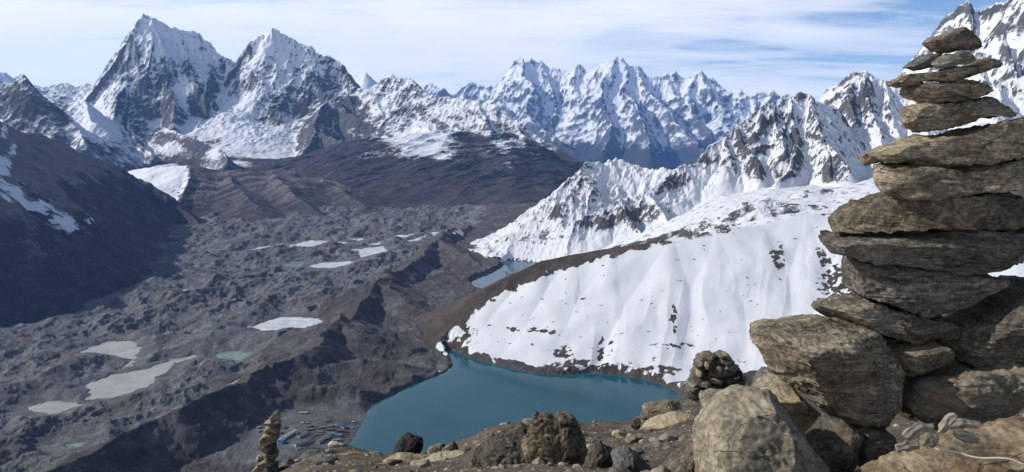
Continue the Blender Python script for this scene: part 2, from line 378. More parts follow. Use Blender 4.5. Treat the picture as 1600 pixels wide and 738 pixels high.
    snow -= skm * (.75 - .5 * sstep(-420, -180, alt)); tint = np.maximum(sstep(-300, -480, alt), skm * .9) + fbm(X / 90, Y / 90, 4, 61) * .25
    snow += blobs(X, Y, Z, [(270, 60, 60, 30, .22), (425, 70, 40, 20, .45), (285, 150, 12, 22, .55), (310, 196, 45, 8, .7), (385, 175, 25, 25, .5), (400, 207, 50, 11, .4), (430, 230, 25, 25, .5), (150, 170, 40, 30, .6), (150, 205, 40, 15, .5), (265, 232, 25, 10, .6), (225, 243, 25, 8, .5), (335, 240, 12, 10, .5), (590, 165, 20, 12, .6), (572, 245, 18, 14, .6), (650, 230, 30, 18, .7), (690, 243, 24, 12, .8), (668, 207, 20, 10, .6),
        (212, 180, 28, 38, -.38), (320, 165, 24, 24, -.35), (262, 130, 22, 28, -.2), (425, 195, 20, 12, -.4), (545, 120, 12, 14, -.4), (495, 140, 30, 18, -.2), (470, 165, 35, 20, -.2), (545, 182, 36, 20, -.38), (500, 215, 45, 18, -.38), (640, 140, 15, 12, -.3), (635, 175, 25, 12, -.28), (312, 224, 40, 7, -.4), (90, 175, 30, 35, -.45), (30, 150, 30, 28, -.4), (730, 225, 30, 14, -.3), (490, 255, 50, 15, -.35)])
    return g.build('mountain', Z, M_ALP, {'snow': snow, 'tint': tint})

def far_peaks():
    rng = random.Random(5); fl = -1500.0; segs = []
    g = Grid(560, 1300, 12500, 24500, 680, 560)
    main = [P(*p) for p in [(640, 128, 24000), (650, 133, 24000), (663, 140, 23800), (668, 132, 23800), (679, 134, 23600), (699, 146, 23400), (710, 145, 23300), (726, 132, 23200), (749, 131, 23100), (760, 137, 23000), (776, 139, 22900), (786, 130, 22800), (795, 115, 22750), (805, 99, 22700), (816, 92, 22650), (823, 102, 22650),
            (828, 95, 22700), (841, 101, 22700), (849, 98, 22700), (860, 109, 22650), (870, 106, 22600), (883, 110, 22500), (896, 109, 22400), (904, 101, 22350), (917, 114, 22200), (928, 109, 22000), (945, 101, 21800), (958, 93, 21700), (965, 95, 21650), (972, 92, 21600),
            (982, 105, 21600), (989, 105, 21600), (1010, 123, 21600), (1026, 125, 21600), (1042, 117, 21600), (1065, 122, 21600), (1075, 125, 21500), (1088, 117, 21400), (1094, 114, 21400), (1107, 127, 21400), (1114, 125, 21400), (1127, 140, 21300), (1143, 144, 21200), (1156, 148, 21000), (1169, 148, 20900), (1187, 139, 20800), (1197, 149, 20700), (1211, 144, 20600), (1224, 152, 20500), (1300, 165, 20000)]]
    segs += chain(main, 1.5, 1.7, fl)
    hand = [([(816, 93, 22600), (813, 118, 22200), (834, 141, 21600), (821, 167, 21000), (837, 196, 20200), (880, 224, 19300), (925, 250, 18300)], 1.3),
            ([(795, 117, 22700), (785, 150, 22000), (800, 185, 21000), (830, 215, 20000)], 1.2),
            ([(849, 100, 22600), (858, 140, 22000), (872, 170, 21300)], 1.3),
            ([(904, 103, 22300), (900, 140, 21700), (915, 175, 20900), (910, 205, 20000)], 1.2),
            ([(972, 93, 21600), (980, 118, 21200), (974, 144, 20700), (993, 167, 20000), (1006, 196, 19100), (1013, 220, 18300), (1020, 250, 17300)], 1.25),
            ([(958, 95, 21650), (940, 130, 21000), (945, 165, 20200), (955, 200, 19300), (945, 235, 18200)], 1.2),
            ([(989, 107, 21600), (1010, 145, 20900), (1040, 175, 20100), (1070, 205, 19200), (1100, 235, 18200)], 1.1),
            ([(1042, 118, 21600), (1055, 150, 21000), (1080, 180, 20200), (1110, 210, 19200)], 1.2),
            ([(1088, 117, 21400), (1075, 145, 20900), (1085, 170, 20300)], 1.3),
            ([(1094, 115, 21400), (1115, 150, 20800), (1150, 185, 20000), (1180, 220, 19000)], 1.2),
            ([(1169, 149, 20900), (1150, 165, 20400), (1125, 180, 19900)], .9),
            ([(760, 140, 23000), (790, 200, 20800), (860, 232, 18800), (900, 255, 17500)], .9)]
    for h, s in hand:
        q = [P(*p) for p in h]; segs += chain(q, s, 1.6, fl); segs += grow(q, rng, 700, fl, 1.1, 1.4, 1.5, 0, (1, -1), (.15, .38), (5, 30), 200)
    segs += grow(main, rng, 600, fl, 1.2, 1.45, 1.5, 1, (0,), (.12, .8), (25, 130), 250)
    X, Y = g.X, g.Y
    wx = fbm(X / 1000, Y / 1000, 4, 3) * 95; wy = fbm(X / 1000, Y / 1000, 4, 9) * 95
    g.X, g.Y = X + wx, Y + wy
    Z = g.eval(segs, fl - 60); g.X, g.Y = X, Y
    A = np.clip((Z - fl) / 1500, 0.15, 1.0)
    Z = Z + A * (ridged(X / 800, Y / 800, 6, 61) * 120 + ridged((X + Y) / 300, (Y - X) / 200, 5, 31) * 36)
    nx, ny, nz = g.grad(blur(Z, 1))
    alt = Z + fbm(X / 1500, Y / 1500, 4, 5) * 260
    snow = 0.46 + np.clip((alt + 200) / 3000, -.5, .4) + (nz - .56) * 1.7 + np.clip((blur(Z, 5) - Z) / 40, -1, 1) * .3 - sstep(-780, -1150, alt) * 1.6 + fbm(X / 400, Y / 400, 4, 44) * .15
    g.build('mountain', Z, M_FAR, {'snow': snow, 'tint': sstep(-700, -1000, alt)})
    # snow peaks that show behind the near massif
    g = Grid(-90, 760, 11500, 15500, 700, 160)
    segs = []
    for pts, s in [([(-90, 90, 13200), (-40, 108, 13000), (0, 113, 13000), (7, 112, 13000), (20, 124, 13000), (26, 135, 13000)], .8), ([(545, 150, 13000), (553, 128, 13000), (563, 118, 13000), (572, 111.5, 13000), (580, 120, 13000), (592, 130, 13000), (610, 150, 13000)], 1.3), ([(150, 150, 13000), (160, 135, 13000), (166, 126, 13000), (176, 129, 13000), (190, 150, 13000)], 1.0)]:
        segs += chain([P(*p) for p in pts], s, 1.5, -700)
    Z = g.eval(segs, -700) + ridged(g.X / 500, g.Y / 500, 5, 15) * 30
    g.build('mountain', Z, M_FAR, {'snow': Z * 0 + 1.0, 'tint': Z * 0}, keep=Z > -600)

def brown_hills():
    rng = random.Random(3); fl = -625.0; segs = []
    g = Grid(150, 1000, 3900, 7600, 620, 420)
    A_ = [P(*p) for p in [(150, 276, 6000), (195, 267, 5800), (240, 262, 5700), (292, 258, 5600), (340, 267, 5550), (420, 264, 5600), (470, 270, 5600), (520, 284, 5550), (570, 300, 5400), (620, 320, 5250), (655, 334, 5100)]]
    segs += chain(A_, .42, 1.3, fl)
    segs += chain([P(*p) for p in [(292, 258, 5600), (297, 275, 5420), (290, 300, 5200), (277, 322, 5000), (270, 340, 4800)]], .62, 1.3, fl)
    for h in [[(420, 265, 5600), (440, 285, 5350), (470, 310, 5050), (500, 335, 4750)], [(350, 268, 5550), (375, 300, 5150), (410, 330, 4750)], [(500, 279, 5580), (540, 300, 5300), (575, 325, 4950)]]:
        segs += chain([P(*p) for p in h], .42, 1.2, fl)
    B_ = [P(*p) for p in [(470, 268, 6600), (500, 274, 6500), (560, 276, 6400), (620, 281, 6300), (680, 291, 6200), (740, 304, 6000), (790, 318, 5850), (830, 332, 5700)]]
    segs += chain(B_, .5, 1.25, fl)
    C_ = [P(*p) for p in [(640, 296, 5800), (690, 308, 5700), (740, 318, 5600), (800, 332, 5400)]]
    segs += chain(C_, .4, 1.2, fl)
    X, Y = g.X, g.Y
    g.X, g.Y = X + fbm(X / 300, Y / 300, 4, 3) * 26, Y + fbm(X / 300, Y / 300, 4, 9) * 26
    Z = g.eval(segs, fl - 30); g.X, g.Y = X, Y
    A = np.clip((Z - fl) / 120, 0.1, 1)
    Z = Z + A * (ridged(X / 260, Y / 260, 6, 81) * 9 + fbm(X / 60, Y / 60, 4, 82) * 2)
    nx, ny, nz = g.grad(blur(Z, 2))
    qx, qy = to_px(X, Y, Z); rr = np.hypot(X, Y)
    lim = np.interp(qy, [255, 262, 275, 290, 315, 340], [292, 295, 297, 294, 280, 262]) + fbm(X / 40, Y / 40, 3, 6) * 4
    snow = -.7 + 1.45 * sstep(3, -3, qx - lim) * sstep(4700, 4850, rr) * sstep(185, 200, qx) - .5 * sstep(285, 345, qy + fbm(X / 25, Y / 25, 4, 8) * 40)
    u = (X * .75 + Y * .4) / 260; v = (Y * .75 - X * .4) / 60
    tint = .10 + ridged(u, v, 5, 77) * .5 + sstep(-560, -440, Z) * .25
    snow += sstep(.75, 1.1, tint + fbm(X / 50, Y / 50, 3, 5) * .3) * .75
    g.build('hills', Z, M_SLOPE, {'snow': snow, 'tint': tint}, keep=Z > fl - 8)

def left_slope():
    rng = random.Random(4); fl = -640.0; segs = []
    g = Grid(-160, 470, 2200, 5300, 560, 600)
    main = [P(*p) for p in [(-220, 120, 3700), (-100, 160, 4010), (0, 194, 4350), (45, 208, 4530), (90, 225, 4700), (140, 243, 4880), (190, 263, 4980), (240, 294, 4880), (280, 324, 4720), (315, 350, 4500), (345, 370, 4250)]]
    segs += chain(main, .86, 1.12, fl)
    segs += grow(main, rng, 190, fl, 1.2, .78, 1.2, 1, (0,), (.25, .62), (4, 25), 60)
    segs += chain([P(*p) for p in [(-160, 250, 3150), (-60, 285, 3200), (0, 300, 3250), (50, 330, 3280), (90, 365, 3250), (120, 400, 3150)]], .9, 1.2, fl)
    X, Y = g.X, g.Y
    g.X, g.Y = X + fbm(X / 260, Y / 260, 4, 13) * 24, Y + fbm(X / 260, Y / 260, 4, 19) * 24
    Z = g.eval(segs, fl - 40); g.X, g.Y = X, Y
    A = np.clip((Z - fl) / 150, 0.1, 1)
    Z = Z + A * (ridged(X / 240, Y / 240, 7, 91) * 20 + ridged(X / 50, Y / 50, 4, 97) * 6)
    nx, ny, nz = g.grad(blur(Z, 2))
    snow = -0.28 + fbm(X / 140, Y / 140, 5, 33) * .35 + np.clip((blur(Z, 4) - Z) / 3.5, -1, 1) * .22
    snow += blobs(X, Y, Z, [(5, 205, 9, 14, 1.1), (20, 235, 8, 16, 1.1), (2, 262, 15, 26, 1.25), (25, 300, 24, 17, 1.2), (60, 322, 26, 13, 1.2), (85, 345, 22, 14, .95), (110, 352, 18, 18, 1.0), (140, 348, 11, 24, .95), (58, 380, 5, 8, .9), (62, 265, 12, 10, .7)])
    tint = sstep(-450, -260, Z + fbm(X / 200, Y / 200, 4, 3) * 90) * .95 + fbm(X / 110, Y / 110, 5, 71) * .35
    g.build('hills', Z, M_SLOPE, {'snow': snow, 'tint': tint}, keep=Z > fl - 10)

# ---------------------------------------------------------------- lakes and ponds
LAKE1 = [PZ(x, y, LAKE_Z) for x, y in [(538, 706), (550, 688), (562, 668), (573, 645), (578, 634), (590, 627), (610, 619), (640, 604), (660, 595), (690, 585), (702, 578), (707, 571), (703, 563), (701, 553), (698, 545), (712, 549), (730, 558), (760, 566), (800, 577), (840, 584), (880, 586), (920, 583), (960, 586), (1000, 592), (1030, 600), (1052, 610), (1066, 622), (1080, 650), (1060, 720), (1000, 790), (700, 830), (560, 800), (525, 735)]]
LAKE2_Z = -574.0
LAKE2 = [PZ(x, y, LAKE2_Z) for x, y in [(735, 442), (745, 434), (770, 425), (787, 415), (784, 409), (800, 406), (830, 409), (862, 414), (900, 423), (895, 440), (840, 455), (780, 460), (746, 453)]]
PONDS = [[(125, 551), (142, 543), (167, 534), (209, 533), (221, 547), (213, 559), (204, 572), (184, 578), (200, 559), (167, 553)],
    [(134, 626), (142, 620), (136, 601), (175, 586), (234, 576), (267, 563), (300, 556), (307, 558), (267, 572), (250, 588), (225, 607), (179, 622), (150, 624)],
    [(38, 639), (67, 630), (109, 627), (127, 632), (92, 647), (63, 645)],
    [(389, 512), (409, 505), (438, 496), (466, 496), (501, 498), (498, 510), (484, 515), (456, 512), (420, 519)],
    [(380, 396), (403, 387), (445, 380), (403, 392)], [(447, 385), (484, 376), (515, 377), (491, 385), (466, 389)], [(436, 413), (473, 408), (477, 415), (449, 418)],
    [(475, 417), (505, 411), (554, 408), (547, 415), (512, 420)], [(554, 390), (597, 385), (609, 394), (565, 403)], [(544, 373), (570, 373), (561, 377)],
    [(614, 369), (646, 366), (638, 371), (620, 373)], [(632, 378), (664, 369), (653, 378)], [(671, 364), (686, 362), (678, 371)],
    [(328, 555), (359, 549), (396, 549), (376, 564), (345, 560)], [(104, 695), (134, 689), (121, 699)], [(353, 601), (376, 591), (367, 601)], [(261, 461), (292, 453), (288, 459)], [(242, 549), (267, 539), (255, 547)],
    [(526, 378), (547, 378), (537, 381)], [(575, 382), (597, 378), (588, 384)]]
POND_W = [[PZ(x, y, POND_Z) for x, y in p] for p in PONDS]
MORAINE_PX = [(-40, 775, -508), (54, 738, -508), (104, 718, -508), (146, 697, -510), (179, 680, -508), (209, 668, -512), (250, 653, -512), (284, 641, -508), (325, 618, -510), (363, 601, -512), (400, 584, -512), (430, 570, -510), (470, 556, -505), (500, 536, -508), (522, 500, -512), (545, 470, -512), (575, 443, -512), (597, 436, -518), (620, 424, -528), (646, 412, -528), (667, 390, -534), (688, 373, -536), (702, 358, -532), (716, 357, -540), (735, 352, -560)]
MORAINE = [PZ(x, y, z) for x, y, z in MORAINE_PX]

def ground_z(x, y):
    g, Z = VALLEY; th = math.atan2(x, y); r = math.hypot(x, y)
    j = (th - g.t0) / (g.t1 - g.t0) * (g.nth - 1); i = math.log(r / g.r0) / math.log(g.r1 / g.r0) * (g.nr - 1)
    return float(Z[int(round(i)), int(round(j))])
def valley():
    rng = random.Random(8)
    g = Grid(-140, 1040, 1120, 7600, 1000, 1000)
    X, Y = g.X, g.Y; r = np.hypot(X, Y)
    segs = chain(MORAINE, .72, 1.2, -612.0)
    segs += grow(MORAINE, rng, 130, -600, .5, .55, 1.2, 1, (1, -1), (.35, .8), (3, 10), 20)
    for h in [[(400, 600, -540), (450, 582, -535), (520, 568, -532), (570, 562, -535), (620, 568, -545), (660, 572, -556)], [(520, 500, -515), (560, 520, -520), (600, 530, -538), (640, 540, -552)], [(490, 606, -540), (540, 604, -540), (570, 612, -548)], [(590, 440, -520), (640, 470, -540), (680, 500, -555)], [(690, 376, -535), (730, 400, -550), (745, 415, -563)]]:
        segs += chain([PZ(*p) for p in h], .4, 1.2, -575)
    Xw = X + fbm(X / 170, Y / 170, 4, 1) * 20; Yw = Y + fbm(X / 170, Y / 170, 4, 2) * 20
    g.X, g.Y = Xw, Yw; ZM = g.eval(segs, -2000.0); g.X, g.Y = X, Y
    # which side of the moraine: the glacier lies to the left, the lakes to the right
    mx = np.interp(Y, [p[1] for p in MORAINE], [p[0] for p in MORAINE]); right = sstep(-40, 80, X - mx + fbm(X / 200, Y / 200, 4, 50) * 70)
    glac = POND_Z + 6 + fbm(X / 330, Y / 330, 4, 51) * 17 + ridged(X / 150, Y / 150, 5, 52) * 14 + ridged(X / 38, Y / 38, 4, 58) * 3.6 + ridged(X / 11, Y / 11, 2, 60) * .9
    dm = np.abs(X - mx)
    glac += ridged((X - .13 * Y + fbm(X / 400, Y / 400, 3, 46) * 60) / 120, (Y + .13 * X) / 700, 4, 47) * 9
    glac += sstep(500, 100, dm) * 4 - 8 * sstep(250, 80, dm) * (1 - right)
    glac -= sstep(5000, 5700, r) * 90
    trough = -sstep(4900, 5700, r) * 130 + LAKE_Z + 4 + np.clip((dm) * .008, 0, 8) + fbm(X / 90, Y / 90, 5, 55) * 5 + ridged((X + Y * .3) / 28, Y / 70, 5, 56) * 2.6
    base = glac * (1 - right) + trough * right
    Z = np.maximum(base, ZM + (ridged(X / 110, Y / 110, 6, 57) * 6.5 + ridged(X / 26, Y / 26, 3, 59) * 1.4) * np.clip((ZM + 612) / 50, 0, 1))
    # ponds lie in hollows
    pond = np.full(X.shape, 1e9); wob = fbm(X / 30, Y / 30, 5, 63) * 13 * np.clip(r / 2600, .6, 1.6)
    for pw in POND_W:
        xs = [p[0] for p in pw]; ys = [p[1] for p in pw]
        m = (X > min(xs) - 150) & (X < max(xs) + 130) & (Y > min(ys) - 160) & (Y < max(ys) + 160)
        if m.any(): pond[m] = np.minimum(pond[m], poly_sd(X[m], Y[m], pw) + wob[m])
    k = sstep(0, 70, pond)
    Z = np.where(pond < 1e8, np.where(pond < 0, POND_Z - 1.5, POND_Z + 0.25 + np.minimum(pond * .3, (Z - POND_Z) * k * .9 + (1 - k) * 1.5 + np.abs(Z - POND_Z) * .2 * k)), Z)
    for LK, lz in ((LAKE1, LAKE_Z), (LAKE2, LAKE2_Z)):
        s = poly_sd(X, Y, LK) + fbm(X / 18, Y / 18, 3, 66) * 2.5
        Z = np.where(s < 0, lz - np.minimum(-s * .35, 25) - .3, np.where(s < 120, np.minimum(np.maximum(Z, lz + .3 + .02 * s), lz + .5 + s * .9), Z))
    vc = PZ(497, 673, -565); vd = np.hypot((X - vc[0]) / 1.0, (Y - vc[1]) / 1.25) + fbm(X / 40, Y / 40, 3, 90) * 14
    s1 = poly_sd(X, Y, LAKE1); Z = np.where(s1 > 0, Z + sstep(150, 85, vd) * (np.minimum(-565.0 + fbm(X / 25, Y / 25, 4, 91) * .5, LAKE_Z + .4 + s1 * .12) - Z), Z)
    global VALLEY; VALLEY = (g, Z)
    nx, ny, nz = g.grad(blur(Z, 1))
    tint = .18 + .6 * sstep(-600, -560, ZM) + fbm(X / 120, Y / 120, 5, 68) * .3 + ridged((X - .13 * Y + fbm(X / 300, Y / 300, 3, 48) * 70) / 160, (Y + .13 * X) / 1200, 4, 67) * .42
    tint = np.where(right > .5, .75 - .35 * sstep(170, 90, vd) + fbm(X / 120, Y / 120, 5, 68) * .35, tint)
    snow = -0.7 + fbm(X / 60, Y / 60, 5, 69) * .35
    snow += blobs(X, Y, Z, [(572, 522, 9, 5, 1.2), (592, 518, 8, 4, 1.1), (556, 531, 4, 5, 1.0), (560, 562, 20, 3, .75), (610, 566, 26, 3, .6), (540, 606, 14, 3, .9), (714, 363, 9, 5, 1.3), (722, 367, 5, 6, 1.2), (682, 387, 7, 4, 1.2), (690, 407, 5, 4, 1.0), (703, 412, 9, 3, .9), (720, 417, 7, 3, 1.1), (740, 342, 24, 4, .95), (772, 348, 22, 5, .9), (760, 335, 16, 3, .8), (552, 573, 3, 8, .8), (640, 590, 20, 2, .5), (720, 440, 24, 3, .55), (650, 500, 26, 3, .45), (705, 470, 22, 4, .45), (760, 383, 20, 5, .6)])
    keep = np.ones(X.shape, bool)
    g.build('terrain', Z, M_GLAC, {'snow': snow, 'tint': tint})

def flat(name, poly, z, mat, thick=None):
    me = bpy.data.meshes.new(name)
    me.from_pydata([(p[0], p[1], z) for p in poly], [], [list(range(len(poly)))]); me.update()
    import bmesh
    bm = bmesh.new(); bm.from_mesh(me)
    for f in bm.faces:
        if f.normal.z < 0: f.normal_flip()
    bmesh.ops.triangulate(bm, faces=bm.faces); bm.to_mesh(me); bm.free()
    me.materials.append(mat); o = bpy.data.objects.new(name, me); C.objects.link(o); o['kind'] = 'structure'; return o
def water_mat(name, col, rough, spec=.5, var=None, bump=.02, bscale=.08, vscale=.006, shallow=None):
    m = bpy.data.materials.new(name); m.use_nodes = True; nt = m.node_tree; b = nt.nodes['Principled BSDF']
    b.inputs['Roughness'].default_value = rough; b.inputs['IOR'].default_value = 1.33; b.inputs['Specular IOR Level'].default_value = .2
    tc = nd(nt, 'ShaderNodeTexCoord'); ob = tc.outputs['Object']
    n = noise(nt, ob, vscale, 8, .65)
    if var:
        c = ramp(nt, n, [(.35, col), (.65, var)])
        if shallow:
            sa = nd(nt, 'ShaderNodeAttribute', attribute_name='shore'); sf = mth(nt, 'ADD', mth(nt, 'MULTIPLY', sa.outputs['Fac'], 1 / 26.0), mth(nt, 'MULTIPLY', mth(nt, 'SUBTRACT', noise(nt, ob, .04, 5, .6), .5), .5))
            c = mixc(nt, mth(nt, 'MULTIPLY', ramp(nt, mth(nt, 'ADD', sf, 1.0), [(.0, 0.0), (.75, .35), (1.0, 1.0)]), .6), c, shallow)
        nt.links.new(c, b.inputs['Base Color'])
    else: b.inputs['Base Color'].default_value = (*col, 1)
    bp = nd(nt, 'ShaderNodeBump', inp={'Strength': 1.0, 'Distance': bump}); nt.links.new(noise(nt, ob, bscale, 5, .6), bp.inputs['Height'])
    nt.links.new(bp.outputs[0], b.inputs['Normal']); return m
def grown(poly, d):
    c = np.mean([p[:2] for p in poly], axis=0); return [(c[0] + (p[0] - c[0]) * (1 + d / (np.linalg.norm(p[:2] - c) + 1e-6)), c[1] + (p[1] - c[1]) * (1 + d / (np.linalg.norm(p[:2] - c) + 1e-6))) for p in poly]
def sheet(name, poly, z, mat, n=260):
    xs = [p[0] for p in poly]; ys = [p[1] for p in poly]
    gx, gy = np.meshgrid(np.linspace(min(xs) - 20, max(xs) + 20, n), np.linspace(min(ys) - 20, max(ys) + 20, n)); sd = poly_sd(gx, gy, poly)
    idx = np.arange(n * n).reshape(n, n); F = np.stack([idx[:-1, :-1], idx[:-1, 1:], idx[1:, 1:], idx[1:, :-1]], -1).reshape(-1, 4); s = sd.reshape(-1); F = F[(s[F] < 16).all(1)]
    used = np.unique(F); rm = np.zeros(n * n, int); rm[used] = np.arange(len(used))
    me = bpy.data.meshes.new(name); me.from_pydata(np.stack([gx.reshape(-1)[used], gy.reshape(-1)[used], np.full(len(used), z)], 1).tolist(), [], rm[F].tolist()); me.update()
    at = me.attributes.new('shore', 'FLOAT', 'POINT'); at.data.foreach_set('value', s[used].astype(np.float32))
    me.materials.append(mat); o = bpy.data.objects.new(name, me); C.objects.link(o); o['kind'] = 'structure'
def waters():
    wm = water_mat('turquoise_lake_water', (.003, .056, .084), .10, var=(.005, .076, .106), bump=.10, bscale=.18, shallow=(.035, .15, .16))
    wm2 = water_mat('blue_lake_water', (.010, .062, .10), .03, var=(.012, .07, .11), shallow=(.05, .14, .16), bump=.05, bscale=.2)
    sheet('lake', LAKE1, LAKE_Z, wm); sheet('lake', LAKE2, LAKE2_Z, wm2)
    ice = water_mat('pond_ice', (.40, .43, .46), .4, var=(.66, .68, .70), bump=.15, vscale=.03)
    mud = water_mat('milky_pond_water', (.25, .26, .24), .3, var=(.36, .365, .34), bump=.05, vscale=.02)
    grn = water_mat('green_pond_water', (.05, .12, .09), .2, var=(.20, .28, .24), bump=.05, vscale=.05)
    for i, p in enumerate(POND_W): flat('pond', grown(p, 24), POND_Z, mud if i in (0, 1, 2, 15, 17) else grn if i in (6, 13, 14) else ice)

# ---------------------------------------------------------------- the snow hill, the hump and the rocky snow peaks on the right
def snow_side():
    rng = random.Random(21)
    g = Grid(660, 1800, 1330, 4900, 1150, 1050)
    X, Y = g.X, g.Y; r = np.hypot(X, Y)
    fl = -585.0; segs = []
    H = [P(*p) for p in [(770, 405, 3130), (785, 398, 3150), (804, 373, 3200), (833, 338, 3260), (872, 300, 3330), (911, 265, 3400), (931, 257, 3450), (960, 253, 3500), (989, 260, 3480), (1014, 268, 3450), (1043, 269, 3430), (1053, 270, 3430), (1072, 260, 3450), (1097, 248, 3500), (1111, 231, 3550), (1131, 217, 3600), (1150, 197, 3650), (1165, 186, 3680), (1180, 178, 3700), (1195, 166, 3730), (1209, 163, 3750), (1220, 156, 3770), (1233, 151, 3800), (1241, 153, 3800), (1248, 147, 3800), (1258, 153, 3800), (1267, 151, 3810), (1276, 158, 3830), (1284, 161, 3850), (1300, 168, 3900)]]
    segs += chain(H[:12], .95, 1.4, fl); segs += chain(H[11:], 1.25, 1.65, fl + 60)
    K = [P(*p) for p in [(1290, 165, 4300), (1301, 154, 4280), (1310, 140, 4260), (1316, 134, 4250), (1333, 124, 4260), (1350, 121, 4280), (1362, 127, 4300), (1370, 126, 4320), (1384, 131, 4320), (1399, 131, 4320), (1415, 142, 4300), (1440, 150, 4250), (1500, 140, 4250), (1600, 120, 4200), (1800, 100, 4100)]]
    segs += chain(K, 1.25, 1.6, fl + 60)
    hand = [([(1053, 271, 3430), (1040, 285, 3370), (1010, 303, 3300), (975, 318, 3240), (940, 328, 3190), (905, 345, 3150), (880, 362, 3110)], 1.15), ([(960, 322, 3220), (985, 345, 3130), (1000, 365, 3060)], 1.2), ([(1010, 303, 3300), (1030, 325, 3200), (1042, 345, 3120)], 1.1),
        ([(911, 267, 3395), (905, 285, 3340), (890, 305, 3270), (880, 320, 3230)], 1.2), ([(833, 340, 3255), (840, 360, 3180), (850, 385, 3090)], 1.1), ([(872, 302, 3325), (868, 330, 3230), (862, 350, 3170)], 1.2), ([(804, 375, 3195), (815, 390, 3130)], 1.0),
        ([(1150, 198, 3640), (1160, 220, 3570), (1175, 240, 3510), (1184, 262, 3440), (1187, 274, 3400)], 1.39), ([(1131, 218, 3595), (1140, 240, 3520), (1130, 258, 3460)], 1.12),
        ([(1195, 168, 3720), (1190, 190, 3650), (1178, 215, 3580)], 1.25), ([(1233, 153, 3790), (1238, 185, 3690), (1245, 215, 3600), (1246, 245, 3500), (1235, 270, 3400), (1215, 285, 3330)], 1.32), ([(1209, 165, 3745), (1215, 195, 3640), (1222, 230, 3530)], 1.19),
        ([(1267, 153, 3800), (1275, 185, 3690), (1285, 215, 3590), (1297, 250, 3460), (1300, 280, 3350), (1320, 292, 3290)], 1.25), ([(1290, 225, 3560), (1310, 245, 3480), (1330, 270, 3380)], 1.06),
        ([(1333, 126, 4250), (1328, 160, 4120), (1335, 195, 3950), (1345, 225, 3800)], 1.32), ([(1350, 123, 4270), (1358, 165, 4100), (1370, 200, 3900), (1380, 240, 3700)], 1.12), ([(1384, 132, 4310), (1392, 180, 4050), (1405, 220, 3850)], 1.12), ([(1440, 150, 4250), (1450, 220, 3850), (1460, 280, 3500)], 0.92), ([(1560, 130, 4200), (1560, 220, 3700), (1560, 280, 3400)], 0.86)]
    for h, s in hand:
        q = [P(*p) for p in h]; segs += chain(q, s, 1.6, fl + 30); segs += grow(q, rng, 200, fl + 30, 1.2, 1.3, 1.5, 0, (1, -1), (.1, .28), (1, 8), 60)
    segs += grow(H, rng, 330, fl + 30, 1.05, 1.1, 1.5, 1, (0,), (.15, .5), (2, 18), 60, (0, .7)); segs += grow(K, rng, 380, fl + 30, 1.05, 1.1, 1.5, 1, (0,), (.2, .55), (3, 22), 80, (0, .7))
    w = 11
    g.X, g.Y = X + fbm(X / 120, Y / 120, 4, 3) * w, Y + fbm(X / 120, Y / 120, 4, 9) * w
    ZR = g.eval(segs, -2000.0)
    # valley floor that rises to the right behind the hill, with its moraine
    fx = [P(*p) for p in [(800, 410, 3050), (870, 412, 2980), (940, 405, 2850), (1000, 388, 2780), (1060, 362, 2800), (1130, 338, 2820), (1200, 322, 2850), (1300, 318, 2850), (1420, 300, 2850), (1800, 250, 2850)]]
    thr = np.arctan2(X, Y); fz = np.interp(thr, [math.atan2(p[0], p[1]) for p in fx], [p[2] for p in fx])
    fr = np.interp(thr, [math.atan2(p[0], p[1]) for p in fx], [math.hypot(p[0], p[1]) for p in fx])
    rise = np.interp(thr, [az(780), az(1000), az(1120), az(1300)], [.0, .02, .03, .03])
    ZF = np.maximum(fz + np.clip(r - fr, -900, 420) * np.where(r > fr, rise, .05), LAKE2_Z - 6) - sstep(az(850), az(830), thr) * 60 - sstep(0, 200, r - fr - 350) * sstep(az(1090), az(1050), thr) * 80
    mseg = []
    for pts in [[(905, 402, 2750), (960, 388, 2680), (1020, 372, 2640), (1080, 352, 2660), (1140, 332, 2680), (1190, 314, 2720), (1240, 318, 2740), (1290, 322, 2760)], [(1160, 318, 2950), (1200, 312, 2960), (1240, 320, 2920)], [(1250, 300, 3050), (1300, 296, 3080), (1350, 305, 3050), (1400, 300, 3000)]]:
        mseg += chain([P(*p) for p in pts], .5, 1.2, -520)
    ZMo = g.eval(mseg, -2000)
    crest = [P(*p) for p in [(676, 535, 1960), (685, 528, 1985), (700, 505, 2015), (725, 478, 2050), (760, 450, 2090), (800, 428, 2120), (850, 408, 2140), (900, 396, 2150), (960, 386, 2160), (1050, 371, 2180), (1120, 359, 2215), (1190, 351, 2250), (1260, 338, 2300), (1310, 331, 2330), (1380, 312, 2370), (1500, 285, 2400), (1650, 250, 2400), (1800, 240, 2400)]]
    hs = chain(crest, .58, 1.25, LAKE_Z - 12)
    g.X, g.Y = X + fbm(X / 160, Y / 160, 3, 13) * 7, Y + fbm(X / 160, Y / 160, 3, 19) * 7
    ZH = g.eval(hs, -2000)
    g.X, g.Y = X, Y
    # right foot of the hill: the viewer's own mountain comes down here
    fs = chain([P(*p) for p in [(1075, 640, 1560), (1120, 600, 1520), (1180, 580, 1560), (1250, 592, 1600), (1400, 600, 1650), (1700, 600, 1700)]], .42, 1.1, LAKE_Z - 12)
    ZFo = g.eval(fs, -2000)
    dc = line_d(X, Y, [p[:2] for p in crest])
    th0 = thr + fbm(r / 150, thr * 14, 3, 77) * .006
    rib = np.abs(perlin(th0 * 34, r / 700, 71)) * 8.5 * sstep(-.45, .4, perlin(th0 * 9, r / 400, 70)) * sstep(30, 260, dc) + np.abs(perlin(th0 * 85, r / 300, 72)) * 1.5 * sstep(-.1, .5, perlin(th0 * 14, r / 260, 69))
    ribm = sstep(15, 160, dc) * sstep(az(800), az(960), thr)
    ZH = ZH - rib * ribm + fbm(X / 150, Y / 150, 2, 73) * 7 + fbm(X / 30, Y / 30, 2, 93) * .35
